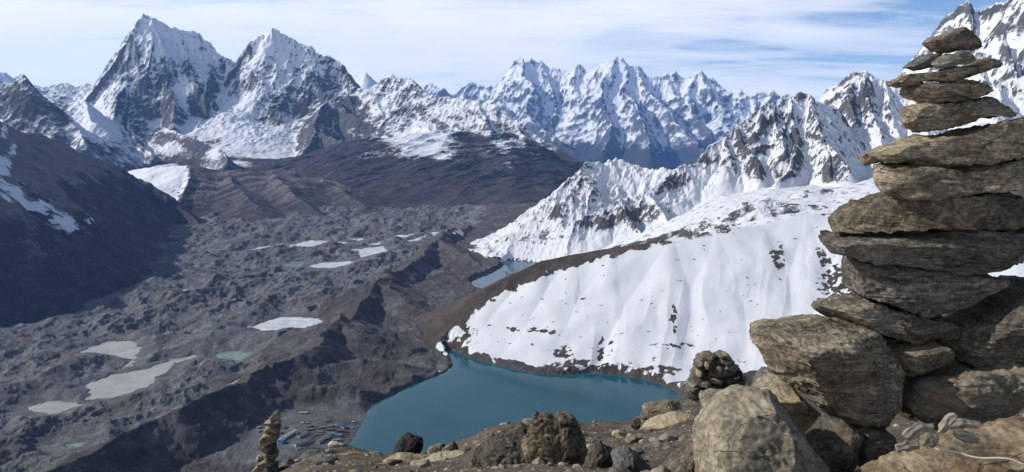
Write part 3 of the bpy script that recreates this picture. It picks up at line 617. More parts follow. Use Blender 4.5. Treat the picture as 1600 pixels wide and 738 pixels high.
    rough = ridged((X + fbm(X / 200, Y / 200, 3, 62) * 60) / 170, (Y + fbm(X / 200, Y / 200, 3, 64) * 60) / 170, 7, 74) * 22 + ridged((X + .6 * Y) / 42, (Y - .6 * X) / 26, 5, 75) * 7
    dR = np.clip((ZR - ZF) / 90, 0, 1)
    ZR2 = ZR + rough * dR
    ZF2 = ZF + fbm(X / 60, Y / 60, 5, 78) * 2.5
    ZMo2 = ZMo + ridged(X / 30, Y / 30, 5, 79) * 2.8 + fbm(X / 70, Y / 70, 3, 80) * 4
    ZFo2 = ZFo + fbm(X / 40, Y / 40, 5, 84) * 4
    st = np.stack([ZR2, ZF2 * np.where(r > 2350, 1, 1) + np.where(r > 2250, 0, -900), ZMo2, ZH, ZFo2]); who = st.argmax(0); Z = st.max(0)
    for LK, lz in ((LAKE1, LAKE_Z), (LAKE2, LAKE2_Z)):
        s = poly_sd(X, Y, LK) + fbm(X / 14, Y / 14, 4, 66) * 3
        if lz == LAKE_Z: s1 = s
        Z = np.where(s < 0, lz - np.minimum(-s * .35, 25) - .3, np.where(s < 130, np.minimum(np.maximum(Z, lz + .25 + .03 * np.minimum(s, 60)), lz + .5 + s * 1.2), Z))
    nx, ny, nz = g.grad(blur(Z, 1)); nxb, nyb, nzb = g.grad(blur(Z, 4)); hollow = np.clip((blur(Z, 7) - Z) / 9, -1, 1) + np.clip((blur(Z, 2) - Z) / 2.5, -1, 1) * .6
    n5 = fbm(X / 45, Y / 45, 6, 85)
    snow = np.where(who == 0, .60 + (.6 * nz + .4 * nzb - .56) * 1.7 + hollow * .26 + n5 * .24 + .20, 1.0)
    snow = np.where(who == 1, .86 + fbm(X / 30, Y / 30, 5, 92) * .42, snow)
    snow = np.where(who == 2, .50 + n5 * .5 + sstep(az(1000), az(1200), thr) * .12 - sstep(az(1100), az(960), thr) * .35, snow)
    qx, qy = to_px(X, Y, Z)
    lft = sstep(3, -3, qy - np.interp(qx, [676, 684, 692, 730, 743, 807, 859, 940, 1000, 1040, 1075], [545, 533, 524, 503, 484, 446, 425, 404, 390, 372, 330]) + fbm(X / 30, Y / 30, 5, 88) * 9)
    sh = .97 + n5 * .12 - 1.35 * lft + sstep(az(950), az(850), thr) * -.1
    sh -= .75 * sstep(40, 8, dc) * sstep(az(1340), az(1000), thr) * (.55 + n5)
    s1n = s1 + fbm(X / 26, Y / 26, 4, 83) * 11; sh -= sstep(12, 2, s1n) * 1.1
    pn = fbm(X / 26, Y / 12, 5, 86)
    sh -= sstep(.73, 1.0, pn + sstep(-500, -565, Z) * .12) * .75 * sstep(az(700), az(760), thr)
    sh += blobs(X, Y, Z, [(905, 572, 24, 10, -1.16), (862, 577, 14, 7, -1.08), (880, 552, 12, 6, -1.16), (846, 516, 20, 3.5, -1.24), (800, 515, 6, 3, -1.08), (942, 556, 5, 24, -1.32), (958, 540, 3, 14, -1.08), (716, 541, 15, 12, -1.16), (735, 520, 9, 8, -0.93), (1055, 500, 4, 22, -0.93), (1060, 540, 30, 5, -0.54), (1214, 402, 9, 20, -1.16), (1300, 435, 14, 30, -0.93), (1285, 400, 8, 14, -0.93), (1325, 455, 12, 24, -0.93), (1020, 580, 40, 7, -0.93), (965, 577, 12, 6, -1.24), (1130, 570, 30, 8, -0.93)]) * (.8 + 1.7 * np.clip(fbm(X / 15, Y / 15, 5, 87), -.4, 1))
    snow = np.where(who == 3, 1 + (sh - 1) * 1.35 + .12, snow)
    snow = np.where(who == 4, .22 + fbm(X / 25, Y / 25, 5, 89) * .45, snow)
    snow = snow + np.where(who == 0, 1, 0) * blobs(X, Y, Z, [(1165, 225, 30, 34, -.6), (1183, 262, 9, 16, -.8), (1215, 190, 40, 24, -.4), (1242, 235, 14, 34, -.65), (1225, 275, 16, 10, -.5), (1300, 265, 20, 18, -.75), (1330, 285, 20, 6, -.5), (1338, 165, 28, 32, -.7), (1100, 250, 26, 9, -.7), (1275, 215, 12, 25, -.35), (905, 287, 22, 24, -.5), (868, 330, 18, 16, -.5), (985, 335, 45, 20, -.55), (1060, 288, 30, 15, -.55), (850, 372, 14, 14, -.45), (935, 350, 40, 14, -.5), (815, 375, 14, 12, -.3), (1150, 310, 60, 22, .6), (975, 280, 32, 12, .5), (1105, 300, 25, 30, .6), (1200, 300, 90, 12, .5)])
    tint = np.where(who >= 3, .8, np.where(who == 2, .45, .15 + n5 * .3))
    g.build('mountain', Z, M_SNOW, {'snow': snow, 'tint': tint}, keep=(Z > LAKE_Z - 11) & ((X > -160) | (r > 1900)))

def right_peak():
    rng = random.Random(31); fl = -420.0
    g = Grid(1270, 1860, 2500, 6800, 560, 620)
    m1 = [P(*p) for p in [(1425, 110, 5200), (1441, 85, 5200), (1451, 60, 5200), (1471, 37, 5200), (1484, 24, 5200), (1496, 12, 5200), (1513, 4, 5200), (1520, 12, 5200), (1528, 20, 5200), (1540, 16, 5150), (1551, 12, 5100), (1576, -2, 5050), (1620, -40, 5000), (1700, -70, 5000), (1860, -60, 5000)]]
    segs = chain(m1, 1.6, 1.8, fl)
    hand = [[(1513, 5, 5200), (1520, 60, 4950), (1535, 110, 4700), (1545, 150, 4450)], [(1576, 0, 5050), (1570, 60, 4800), (1585, 120, 4500), (1580, 170, 4250)], [(1471, 38, 5200), (1468, 90, 5000), (1475, 140, 4700)], [(1640, -40, 5000), (1620, 60, 4700), (1610, 140, 4400)]]
    for h in hand:
        q = [P(*p) for p in h]; segs += chain(q, 1.7, 1.6, fl); segs += grow(q, rng, 150, fl, 1.3, 1.8, 1.5, 0, (1, -1), (.12, .3), (2, 12), 60)
    segs += grow(m1, rng, 170, fl, 1.15, 1.7, 1.6, 1, (0,), (.3, .6), (4, 25), 80)
    # bluish peak behind the rocky snow ridge
    m2 = [P(*p) for p in [(1270, 165, 6500), (1284, 149, 6500), (1297, 138, 6500), (1311, 127, 6500), (1325, 119, 6500), (1336, 112, 6500), (1345, 111, 6500), (1353, 109, 6500), (1360, 120, 6500), (1372, 140, 6500)]]
    segs += chain(m2, 1.1, 1.5, -300)
    X, Y = g.X, g.Y
    g.X, g.Y = X + fbm(X / 200, Y / 200, 4, 3) * 20, Y + fbm(X / 200, Y / 200, 4, 9) * 20
    Z = g.eval(segs, fl - 60); g.X, g.Y = X, Y
    Z = Z + np.clip((Z - fl) / 300, 0, 1) * (ridged(X / 200, Y / 200, 6, 74) * 24 + ridged(X / 60, Y / 40, 4, 75) * 6)
    nx, ny, nz = g.grad(blur(Z, 1))
    snow = .56 + (nz - .48) * 1.7 + np.clip((blur(Z, 6) - Z) / 10, -1, 1) * .35 + fbm(X / 90, Y / 90, 5, 85) * .2
    g.build('mountain', Z, M_ALP, {'snow': snow, 'tint': Z * 0}, keep=Z > fl - 50)

def haze():
    import bmesh
    bm = bmesh.new(); bmesh.ops.create_cube(bm, size=1.0)
    x0, x1, y0, y1, z0, z1 = -21000, 21000, -3000, 26500, -1700, 1900
    for v in bm.verts:
        v.co.x = x0 if v.co.x < 0 else x1; v.co.y = y0 if v.co.y < 0 else y1; v.co.z = z0 if v.co.z < 0 else z1
    me = bpy.data.meshes.new('haze'); bm.to_mesh(me); bm.free()
    m = bpy.data.materials.new('mountain_air'); m.use_nodes = True; nt = m.node_tree; nt.nodes.clear()
    o_ = nd(nt, 'ShaderNodeOutputMaterial'); v = nd(nt, 'ShaderNodeVolumePrincipled', inp={'Color': (.20, .45, 1.0, 1), 'Density': HAZE, 'Anisotropy': 0.2})
    nt.links.new(v.outputs[0], o_.inputs['Volume']); me.materials.append(m)
    o = bpy.data.objects.new('haze', me); C.objects.link(o); o['kind'] = 'stuff'
HAZE = 1.8e-5
def timed(f):
    t = time.time(); f(); print(f.__name__, round(time.time() - t, 1), 's')
for f in (peaks, far_peaks, brown_hills, left_slope, valley, waters, snow_side, right_peak): timed(f)
haze()
# ---------------------------------------------------------------- the summit the viewer stands on
def rock_mat(name, tones, fol=(2.2, 2.2, 26), tilt=(0, 0, 0), lichen=.35, dark=.35, rust=.3, bump=.018, pale=(.40, .37, .30), gs=1.0, crack=.5):
    m = bpy.data.materials.new(name); m.use_nodes = True; nt = m.node_tree; b = nt.nodes['Principled BSDF']
    b.inputs['Roughness'].default_value = .85; b.inputs['Specular IOR Level'].default_value = .25
    tc = nd(nt, 'ShaderNodeTexCoord'); oi = nd(nt, 'ShaderNodeObjectInfo')
    ad = nd(nt, 'ShaderNodeVectorMath', operation='ADD'); nt.links.new(tc.outputs['Object'], ad.inputs[0])
    cb = nd(nt, 'ShaderNodeCombineXYZ'); rr = mth(nt, 'MULTIPLY', oi.outputs['Random'], 37.0)
    for i in range(3): nt.links.new(rr, cb.inputs[i])
    nt.links.new(cb.outputs[0], ad.inputs[1]); v = ad.outputs[0]
    wv = nd(nt, 'ShaderNodeVectorMath', operation='ADD'); nt.links.new(v, wv.inputs[0])
    crk = crack; wn = nd(nt, 'ShaderNodeTexNoise'); wn.inputs['Scale'].default_value = 3.0 * gs; wn.inputs['Detail'].default_value = 3; nt.links.new(v, wn.inputs['Vector'])
    ws = nd(nt, 'ShaderNodeVectorMath', operation='SCALE'); ws.inputs['Scale'].default_value = .16 / gs; nt.links.new(wn.outputs['Color'], ws.inputs[0]); nt.links.new(ws.outputs[0], wv.inputs[1])
    fv = mapping(nt, wv.outputs[0], scale=tuple(gs * f for f in fol), rot=tilt)
    f1 = noise(nt, fv, 1.3, 8, .66); f2 = noise(nt, fv, 5.0, 6, .7)
    bl = noise(nt, v, 4.0 * gs, 7, .62, dist=.5); fine = noise(nt, v, 60 * gs, 5, .7)
    nm = mth(nt, 'ADD', mth(nt, 'ADD', mth(nt, 'MULTIPLY', f1, .26), mth(nt, 'MULTIPLY', f2, .26)), mth(nt, 'ADD', mth(nt, 'MULTIPLY', bl, .20), mth(nt, 'MULTIPLY', fine, .28)))
    c = ramp(nt, nm, [(.41, tones[0]), (.50, tones[1]), (.585, tones[2])])
    c = mixc(nt, mth(nt, 'MULTIPLY', ramp(nt, noise(nt, v, 5.5 * gs, 6, .6), [(.52, 0.0), (.68, 1.0)]), rust), c, (.19, .115, .055))
    c = mixc(nt, mth(nt, 'MULTIPLY', ramp(nt, noise(nt, v, 11 * gs, 7, .68), [(.55, 0.0), (.64, 1.0)]), lichen), c, pale)
    c = mixc(nt, mth(nt, 'MULTIPLY', ramp(nt, noise(nt, v, 7.5 * gs, 8, .72, dist=1.2), [(.56, 0.0), (.62, 1.0)]), dark), c, (.028, .026, .024))
    vo = nd(nt, 'ShaderNodeTexVoronoi', feature='DISTANCE_TO_EDGE', inp={'Scale': 3.0 * gs}); cv_ = nd(nt, 'ShaderNodeVectorMath', operation='ADD'); cs_ = nd(nt, 'ShaderNodeVectorMath', operation='SCALE', inp={'Scale': .75 / gs})
    nt.links.new(wn.outputs['Color'], cs_.inputs[0]); nt.links.new(mapping(nt, v, scale=(.7, .9, 2.6), rot=tilt), cv_.inputs[0]); nt.links.new(cs_.outputs[0], cv_.inputs[1]); nt.links.new(cv_.outputs[0], vo.inputs['Vector'])
    ck = ramp(nt, mth(nt, 'ADD', vo.outputs['Distance'], mth(nt, 'MULTIPLY', bl, .05)), [(.022, 0.0), (.036, 1.0)])
    ck = mth(nt, 'MAXIMUM', ck, ramp(nt, noise(nt, v, 3.1 * gs, 4, .6), [(.46, 1.0), (.56, 0.0)]))
    c = mixc(nt, mth(nt, 'MULTIPLY', mth(nt, 'SUBTRACT', 1.0, ck), crack), c, (.022, .019, .016))
    c = mixc(nt, 1.0, c, mixc(nt, oi.outputs['Random'], (.66, .69, .73), (1.38, 1.28, 1.12)), 'MULTIPLY')
    nt.links.new(c, b.inputs['Base Color'])
    h = mth(nt, 'ADD', mth(nt, 'ADD', mth(nt, 'MULTIPLY', f1, .40), mth(nt, 'MULTIPLY', f2, .45)), mth(nt, 'ADD', mth(nt, 'MULTIPLY', bl, .40), mth(nt, 'MULTIPLY', fine, .30)))
    h = mth(nt, 'ADD', h, mth(nt, 'MULTIPLY', ck, crack * .6))
    bp = nd(nt, 'ShaderNodeBump', inp={'Strength': 1.0, 'Distance': bump}); nt.links.new(h, bp.inputs['Height']); nt.links.new(bp.outputs[0], b.inputs['Normal'])
    return m
SCHIST = [(.040, .034, .027), (.175, .150, .115), (.46, .41, .32)]
R_SCH = rock_mat('layered_schist', SCHIST, lichen=.3, rust=.22, bump=.036)
R_TILT = rock_mat('tilted_schist', SCHIST, tilt=(R(10), R(-28), 0), lichen=.35, rust=.32, bump=.036)
R_GREY = rock_mat('grey_schist', [(.05, .05, .05), (.14, .135, .125), (.27, .265, .25)], lichen=.2, rust=.08, bump=.028)
R_DARK = rock_mat('dark_gneiss', [(.024, .021, .018), (.085, .074, .058), (.24, .21, .155)], fol=(6, 6, 9), lichen=.3, rust=.18, dark=.5, bump=.035)
R_BOUL = rock_mat('pale_lichened_gneiss', [(.085, .075, .055), (.21, .19, .145), (.36, .335, .27)], fol=(7, 7, 9), tilt=(0, R(60), 0), lichen=.45, rust=.4, dark=.45, bump=.016, pale=(.44, .42, .33))
R_TAN = rock_mat('tan_gneiss', [(.07, .056, .038), (.19, .158, .11), (.34, .30, .225)], lichen=.35, rust=.45, dark=.25, bump=.02)
R_PALE = rock_mat('pale_slab_rock', [(.13, .115, .088), (.25, .225, .175), (.36, .335, .27)], lichen=.3, rust=.25, dark=.2, bump=.012)
R_BLK = rock_mat('black_lichened_rock', [(.006, .006, .006), (.012, .012, .012), (.03, .028, .026)], fol=(5, 5, 6), lichen=.04, rust=.05, dark=.5, bump=.03)
R_FARST = rock_mat('far_cairn_stone', [(.035, .032, .028), (.10, .092, .078), (.22, .205, .175)], lichen=.2, rust=.15, bump=.03, gs=.6)

def resample(poly, n):
    p = np.array(poly, float); q = np.vstack([p, p[:1]])
    # rounded a little: one pass of corner cutting
    a = q[:-1] * .88 + q[1:] * .12; b = q[:-1] * .12 + q[1:] * .88
    p = np.stack([a, b], 1).reshape(-1, 2); q = np.vstack([p, p[:1]])
    L = np.concatenate([[0], np.cumsum(np.hypot(*(q[1:] - q[:-1]).T))]); s = np.linspace(0, L[-1], n, endpoint=False)
    return np.stack([np.interp(s, L, q[:, 0]), np.interp(s, L, q[:, 1])], 1)
_seed = [100]
def stone(name, poly, y, depth, mat, label, cat='rock', group=None, n=120, m=36, pa=3.0, pb=5.5, lump=.034, fol=.020, cuts=8, rough=.024, tilt=0.0, back=1.0, fine=1.0, yaw=0.0, jag=0.0, inset=0.0, planes=(), cutx=.8):
    """a rock: its outline at its widest section, rounded off to front and back, cut by cleavage planes and weathered"""
    _seed[0] += 1; sd = _seed[0]; rg = np.random.RandomState(sd)
    W = np.array([PY(px, py, y) for px, py in poly]); c = W.mean(0)
    o2 = resample(W[:, [0, 2]] - c[[0, 2]], n)
    if np.cross(o2, np.roll(o2, -1, 0)).sum() < 0: o2 = o2[::-1]
    if inset: nn_ = np.roll(o2, -1, 0) - np.roll(o2, 1, 0); nn_ = np.stack([-nn_[:, 1], nn_[:, 0]], 1); o2 = o2 + nn_ / (np.linalg.norm(nn_, axis=1)[:, None] + 1e-9) * inset
    cc = (o2.max(0) + o2.min(0)) / 2; size = np.hypot(*(o2.max(0) - o2.min(0))); ext = o2.max(0) - o2.min(0)
    t = (np.arange(m) + .5) / m * 2 - 1; v = np.sin(t * np.pi / 2)
    ra = (1 - np.abs(v) ** pa) ** (1 / pa); rb = (1 - np.abs(v) ** pb) ** (1 / pb)
    dz = rg.uniform(-.12, .12) * ext[1]; dx = rg.uniform(-.12, .12) * ext[0]
    vs_ = []
    for k in range(m):
        q = (o2 - cc) * np.array([ra[k], rb[k]]) + cc
        yy = v[k] * depth * (back if v[k] > 0 else 1.0)
        vs_.append(np.stack([q[:, 0] + yy * math.tan(yaw) + (dx * v[k] if v[k] < 0 else 0) * .6, np.full(n, yy), q[:, 1] + (dz * v[k]) * .5 * (1 if v[k] < 0 else -.2) + tilt * yy], 1))
    V = np.concatenate(vs_ + [np.array([[cc[0], -depth, cc[1] + tilt * -depth]]), np.array([[cc[0], depth * back, cc[1] + tilt * depth * back]])])
    for nn, f in planes:
        nn = np.array(nn) / np.linalg.norm(nn); d = V @ nn; over = np.maximum(d - d.max() * f, 0); V = V - nn * (over * .97)[:, None]
    for k in range(cuts):                                   # cleavage faces
        nn = rg.normal(size=3) * np.array([cutx, 1.1, .55]); nn[1] = -abs(nn[1]) if k % 3 else nn[1]; nn /= np.linalg.norm(nn)
        d = V @ nn; lim = d.max() * rg.uniform(.62, .86); over = np.maximum(d - lim, 0); V = V - nn * (over * .92)[:, None]
    # weathering
    C0 = V.mean(0); N = V - C0; N = N / (np.array([ext[0], depth * 2, ext[1]]) ** 2 + 1e-9); N /= np.linalg.norm(N, axis=1)[:, None] + 1e-9
    S = min(size, .6)
    s1 = V / size
    disp = perlin3(s1 * 3.1, sd) * lump * S + perlin3(s1 * 7.3, sd + 1) * lump * .45 * S
    th = rg.uniform(-.12, .12) + (tilt if abs(tilt) > .3 else 0)
    zb = V[:, 2] * math.cos(th) - V[:, 0] * math.sin(th)
    lay = np.stack([V[:, 0] * 2.2, V[:, 1] * 2.2, zb * 60 / max(.3, min(1, size * 1.6))], 1) + perlin3(V * 5, sd + 2)[:, None] * .8
    disp += (np.abs(perlin3(lay, sd + 3)) - .25) * fol * S * (.35 + np.clip(perlin3(s1 * 2.2, sd + 8) + .35, 0, 1)) + (perlin3(lay * np.array([1.5, 1.5, 2.2]), sd + 4)) * fol * .4 * S
    disp += (.3 - np.abs(perlin3(V / size * 16, sd + 5))) * rough * S * fine + perlin3(V / size * 38, sd + 6) * rough * .4 * S * fine
    if jag: disp += ((.30 - np.abs(perlin3(s1 * 5.5, sd + 11))) + (.30 - np.abs(perlin3(s1 * 12, sd + 12))) * .6 + (.3 - np.abs(perlin3(s1 * 25, sd + 13))) * .35) * jag * S
    V = V + N * disp[:, None]
    F = []
    for k in range(m - 1):
        for i in range(n):
            j = (i + 1) % n; F.append((k * n + i, k * n + j, (k + 1) * n + j, (k + 1) * n + i))
    f0, f1 = m * n, m * n + 1
    for i in range(n):
        j = (i + 1) % n; F.append((f0, j, i)); F.append((f1, (m - 1) * n + i, (m - 1) * n + j))
    me = bpy.data.meshes.new(name); me.from_pydata(V.tolist(), [], F); me.update()
    me.polygons.foreach_set('use_smooth', np.ones(len(F), bool)); me.materials.append(mat)
    o = bpy.data.objects.new(name, me); C.objects.link(o); o.location = (c[0], y, c[2])
    o['label'] = label; o['category'] = cat
    if group: o['group'] = group
    return o

# ground: slopes gently away from the viewer to a broken edge, then falls down the mountain's flank
EDGE = [(-260, 800, 12), (300, 800, 12), (390, 752, 12), (440, 728, 11.5), (465, 713, 11), (490, 706, 11), (540, 704, 12), (600, 712, 12), (640, 709, 12), (690, 700, 11), (720, 691, 11), (760, 672, 10), (790, 664, 10), (830, 664, 10), (920, 667, 9.5), (980, 664, 10), (1000, 656, 11), (1012, 644, 13), (1050, 636, 14), (1090, 622, 15.5), (1170, 620, 15.5), (1250, 606, 15), (1400, 606, 14), (1600, 606, 13), (1900, 610, 13)]
def summit_z(X, Y):
    th = np.arctan2(X, Y); r = np.hypot(X, Y) + 1e-6
    ex = [az(e[0]) for e in EDGE]
    rc = np.interp(th, ex, [e[2] for e in EDGE]); tc_ = np.interp(th, ex, [-D(e[0], e[1])[2] / math.hypot(*D(e[0], e[1])[:2]) for e in EDGE])
    zn = np.interp(th, [az(-260), az(600), az(1000), az(1300), az(1900)], [-1.55, -1.45, -1.42, -1.33, -1.30]); z0 = zn + (-(rc * tc_) - zn) / (rc - 3.0) * (np.minimum(r, rc) - 3.0)
    out = np.maximum(r - rc, 0)
    z = z0 - .46 * out - np.minimum(out * .12, 6)
    a = np.clip(r / 12, .3, 1) * np.clip(1 + out / 30, 1, 8)
    k = np.clip(r / 20, 0, 1)
    z = z + fbm(X * .9, Y * .9, 5, 140) * .075 * a + ridged(X * 2.2, Y * 2.2, 4, 150) * .018 * a + np.where(out > 0, fbm(X / 9, Y / 9, 5, 145) * np.minimum(out * .05, 4) , 0)
    return z
def summit():
    g = Grid(-240, 1880, 1.3, 1290, 900, 1050)
    Z = summit_z(g.X, g.Y)
    m = bpy.data.materials.new('stony_summit_soil'); m.use_nodes = True; nt = m.node_tree; b = nt.nodes['Principled BSDF']; b.inputs['Roughness'].default_value = .95; b.inputs['Specular IOR Level'].default_value = .1
    tc = nd(nt, 'ShaderNodeTexCoord'); ob = tc.outputs['Object']
    n1 = noise(nt, ob, .9, 8, .65, dist=.5); n2 = noise(nt, ob, 7, 8, .7); n3 = noise(nt, ob, 45, 5, .7)
    nm = mth(nt, 'ADD', mth(nt, 'ADD', mth(nt, 'MULTIPLY', n1, .45), mth(nt, 'MULTIPLY', n2, .35)), mth(nt, 'MULTIPLY', n3, .2))
    c = ramp(nt, nm, [(.36, (.042, .034, .027)), (.48, (.10, .082, .061)), (.58, (.18, .155, .118)), (.70, (.31, .285, .23))])
    c = mixc(nt, mth(nt, 'MULTIPLY', ramp(nt, noise(nt, ob, .55, 5, .6), [(.48, 0.0), (.62, 1.0)]), .4), c, (.095, .064, .044))
    nt.links.new(c, b.inputs['Base Color'])
    bp = nd(nt, 'ShaderNodeBump', inp={'Strength': 1.0, 'Distance': .06}); nt.links.new(mth(nt, 'ADD', mth(nt, 'MULTIPLY', n2, .7), mth(nt, 'MULTIPLY', n3, .3)), bp.inputs['Height']); nt.links.new(bp.outputs[0], b.inputs['Normal'])
    g.build('ground', Z, m)

BIG = 'stones stacked in the tall cairn'
def big_cairn():
    Y = 3.0
    def s(poly, depth, mat, label, y=Y, **k):
        k.setdefault('n', 260); k.setdefault('m', 60); k.setdefault('inset', .006); k.setdefault('cuts', 10); k.setdefault('cutx', .3); k['back'] = 2.4; depth *= .5
        return stone('cairn_stone', poly, y, depth, mat, label, 'stone', BIG, **k)
    s([(1449, 66), (1458, 55), (1479, 51), (1497, 44), (1511, 39), (1524, 44), (1532, 53), (1535, 67), (1530, 76), (1511, 80), (1484, 84), (1465, 81), (1455, 74)], .10, R_DARK if 0 else R_SCH, 'rounded brown stone crowning the tall cairn', lump=.05, cuts=10)
    s([(1411, 109.5), (1414.5, 104), (1428, 96), (1449, 84), (1465, 78), (1479, 78), (1480, 86), (1466, 99), (1456, 107), (1437, 112), (1419, 115)], .08, R_GREY, 'dark grey slab slanting down left just below the top stone', y=3.03)
    s([(1458, 102.5), (1463, 93), (1479, 85), (1497, 79.5), (1516, 78), (1526, 82), (1530, 90), (1526, 99), (1507, 103), (1479, 108), (1463, 109)], .08, R_GREY, 'small dark oval stone wedged under the top stone', y=2.95)
    s([(1515, 96), (1530, 91), (1548, 88), (1558, 92), (1565, 101), (1558, 108), (1535, 112), (1515, 108)], .09, R_GREY, 'pale grey slab end sticking out right behind the oval stone', y=3.14)
    s([(1395, 122), (1400, 116), (1426, 113), (1460, 110), (1488, 106), (1511, 101), (1539, 97), (1553, 99), (1556, 107), (1543, 116), (1525, 122), (1497, 126), (1465, 131), (1442, 130), (1424, 136), (1398, 131)], .15, R_SCH, 'thin flat slab jutting far left, third layer from the top', pb=6)
    s([(1421, 147), (1428, 137), (1442, 129), (1470, 129), (1497, 126), (1527, 123.5), (1546, 135), (1554, 143), (1541, 151), (1516, 159), (1488, 164), (1460, 164), (1437, 158)], .15, R_SCH, 'lens shaped brown stone under the thin jutting slab', lump=.06)
    s([(1411, 197), (1421, 188), (1421, 180), (1426, 170.5), (1440, 163), (1470, 164), (1507, 158), (1541, 153), (1569, 157), (1589, 165), (1592, 170.5), (1580, 179), (1557, 184), (1539, 186), (1511, 195), (1485, 198), (1456, 205), (1439, 208), (1419, 204)], .2, R_SCH, 'wedge shaped grey brown slab with a dark pointed right tip', lump=.05)
    s([(1357, 247), (1365, 240), (1385, 228), (1416, 219), (1450, 213), (1485, 206), (1507, 197), (1536, 189), (1573, 184), (1600, 184), (1650, 190), (1680, 220), (1650, 245), (1600, 250), (1564, 253), (1536, 259), (1496, 261), (1456, 256), (1416, 253), (1388, 258), (1368, 260)], .25, R_TILT, 'gnarled long stone with swirling layers and a knobbly right half', lump=.055)
    s([(1361, 289), (1365, 272), (1379, 262), (1416, 257), (1465, 258), (1507, 260), (1550, 256), (1600, 247), (1660, 250), (1690, 275), (1650, 295), (1600, 293), (1536, 299), (1479, 305), (1422, 309), (1394, 306), (1368, 299)], .25, R_SCH, 'thick blunt ended slab below the gnarled stone', pb=6)
    s([(1308, 352), (1323, 338), (1354, 321), (1385, 309), (1422, 306), (1479, 303), (1536, 299), (1600, 294), (1660, 300), (1690, 330), (1640, 352), (1600, 345), (1581, 361), (1536, 360), (1479, 359), (1422, 361), (1379, 364), (1337, 372), (1317, 369)], .28, R_DARK, 'slab tapering left, coloured dark for the shadow of the slab above', lump=.035, fol=.026)  # shadow of the overhanging slab above is put into the dark rock colour
    s([(1291, 381), (1300, 375), (1341, 371), (1409, 364), (1478, 359), (1540, 361), (1600, 362), (1670, 366), (1700, 400), (1650, 430), (1600, 432), (1556, 436), (1515, 432), (1447, 421), (1384, 415), (1347, 410), (1322, 401), (1297, 395)], .3, R_SCH, 'longest finely grained slab with a narrow left tongue', pb=6, fol=.026)
    s([(1336, 431), (1339, 410), (1363, 409), (1416, 414), (1478, 424), (1525, 430), (1571, 432), (1570, 443), (1540, 456), (1518, 465), (1506, 496), (1484, 503), (1447, 496), (1416, 488), (1391, 479), (1360, 469), (1339, 462)], .26, R_TILT, 'blocky tan olive stone under the longest slab', cuts=8, pb=6)
    s([(1283, 496), (1294, 485), (1322, 475), (1363, 468), (1394, 481), (1434, 490), (1478, 499), (1500, 512), (1484, 532), (1459, 538), (1422, 532), (1384, 522), (1341, 514), (1300, 507)], .24, R_SCH, 'pointed dark grey slab lying under the blocky tan stone', y=3.02)
    s([(1494, 508), (1509, 488), (1531, 464), (1562, 445), (1587, 441), (1593, 450), (1587, 466), (1556, 490), (1525, 514), (1503, 514)], .14, R_GREY, 'dark thin slab leaning steeply beside the blocky tan stone', y=3.1)
    s([(1477, 545), (1490, 527), (1518, 514), (1540, 499), (1571, 474), (1600, 458), (1660, 450), (1700, 520), (1680, 575), (1600, 569), (1560, 577), (1538, 580), (1512, 567), (1487, 561)], .28, R_SCH, 'large rough block at the right edge with orange weathered flank', y=2.95, cuts=8)
    s([(1387, 564), (1394, 554), (1425, 548), (1464, 542), (1484, 543), (1495, 561), (1488, 580), (1450, 591), (1422, 590), (1397, 579)], .15, R_TILT, 'small greenish lens stone between the big boulder and the rough block', y=2.9)
    s([(1411, 639), (1422, 623), (1445, 600), (1473, 595), (1498, 585), (1523, 577), (1560, 581), (1600, 575), (1680, 580), (1700, 610), (1660, 634), (1600, 633), (1554, 642), (1521, 648), (1492, 652), (1459, 659), (1425, 657)], .26, R_TAN, 'pale tan boulder at the cairn foot above the rags', y=2.85, cuts=7, lump=.06)
    s([(1180, 536), (1185, 530), (1206, 526), (1245, 525), (1273, 519), (1294, 514), (1319, 511), (1361, 516), (1391, 527), (1400, 557), (1418, 575), (1409, 613), (1400, 637), (1381, 660), (1350, 669), (1324, 664), (1294, 655), (1270, 635), (1245, 614), (1224, 593), (1206, 567), (1188, 549)], .3, R_DARK if 0 else R_TILT, 'big dark overhanging boulder with an orange edge, base of the cairn', y=2.85, cuts=9, n=300, m=90, lump=.05, rough=.026, jag=.012)
    s([(1290, 520), (1330, 508), (1400, 515), (1480, 525), (1490, 545), (1420, 556), (1340, 560), (1300, 545)], .26, R_TILT, 'brown crumbly slab on top of the overhanging boulder', y=3.1)
    s([(1395, 590), (1430, 585), (1490, 575), (1540, 580), (1560, 620), (1500, 660), (1420, 665), (1395, 640)], .2, R_DARK, 'dark filler stone in the shadowed gap deep behind the pale tan boulder', y=3.3)  # gap filler: dark rock colour in place of the shade between stones
    s([(1335, 690), (1339, 671), (1360, 666), (1393, 676), (1402, 696), (1385, 716), (1355, 732), (1339, 730)], .15, R_GREY, 'grey stone with a whitish face under the overhanging boulder', y=2.8)
    s([(1378, 535), (1400, 520), (1460, 515), (1505, 505), (1530, 525), (1520, 570), (1480, 600), (1400, 605)], .2, R_DARK, 'dark filler stone added to close the shadowed gap behind the greenish lens stone', y=3.4)  # added filler: closes the gap, its dark colour stands in for the shade there
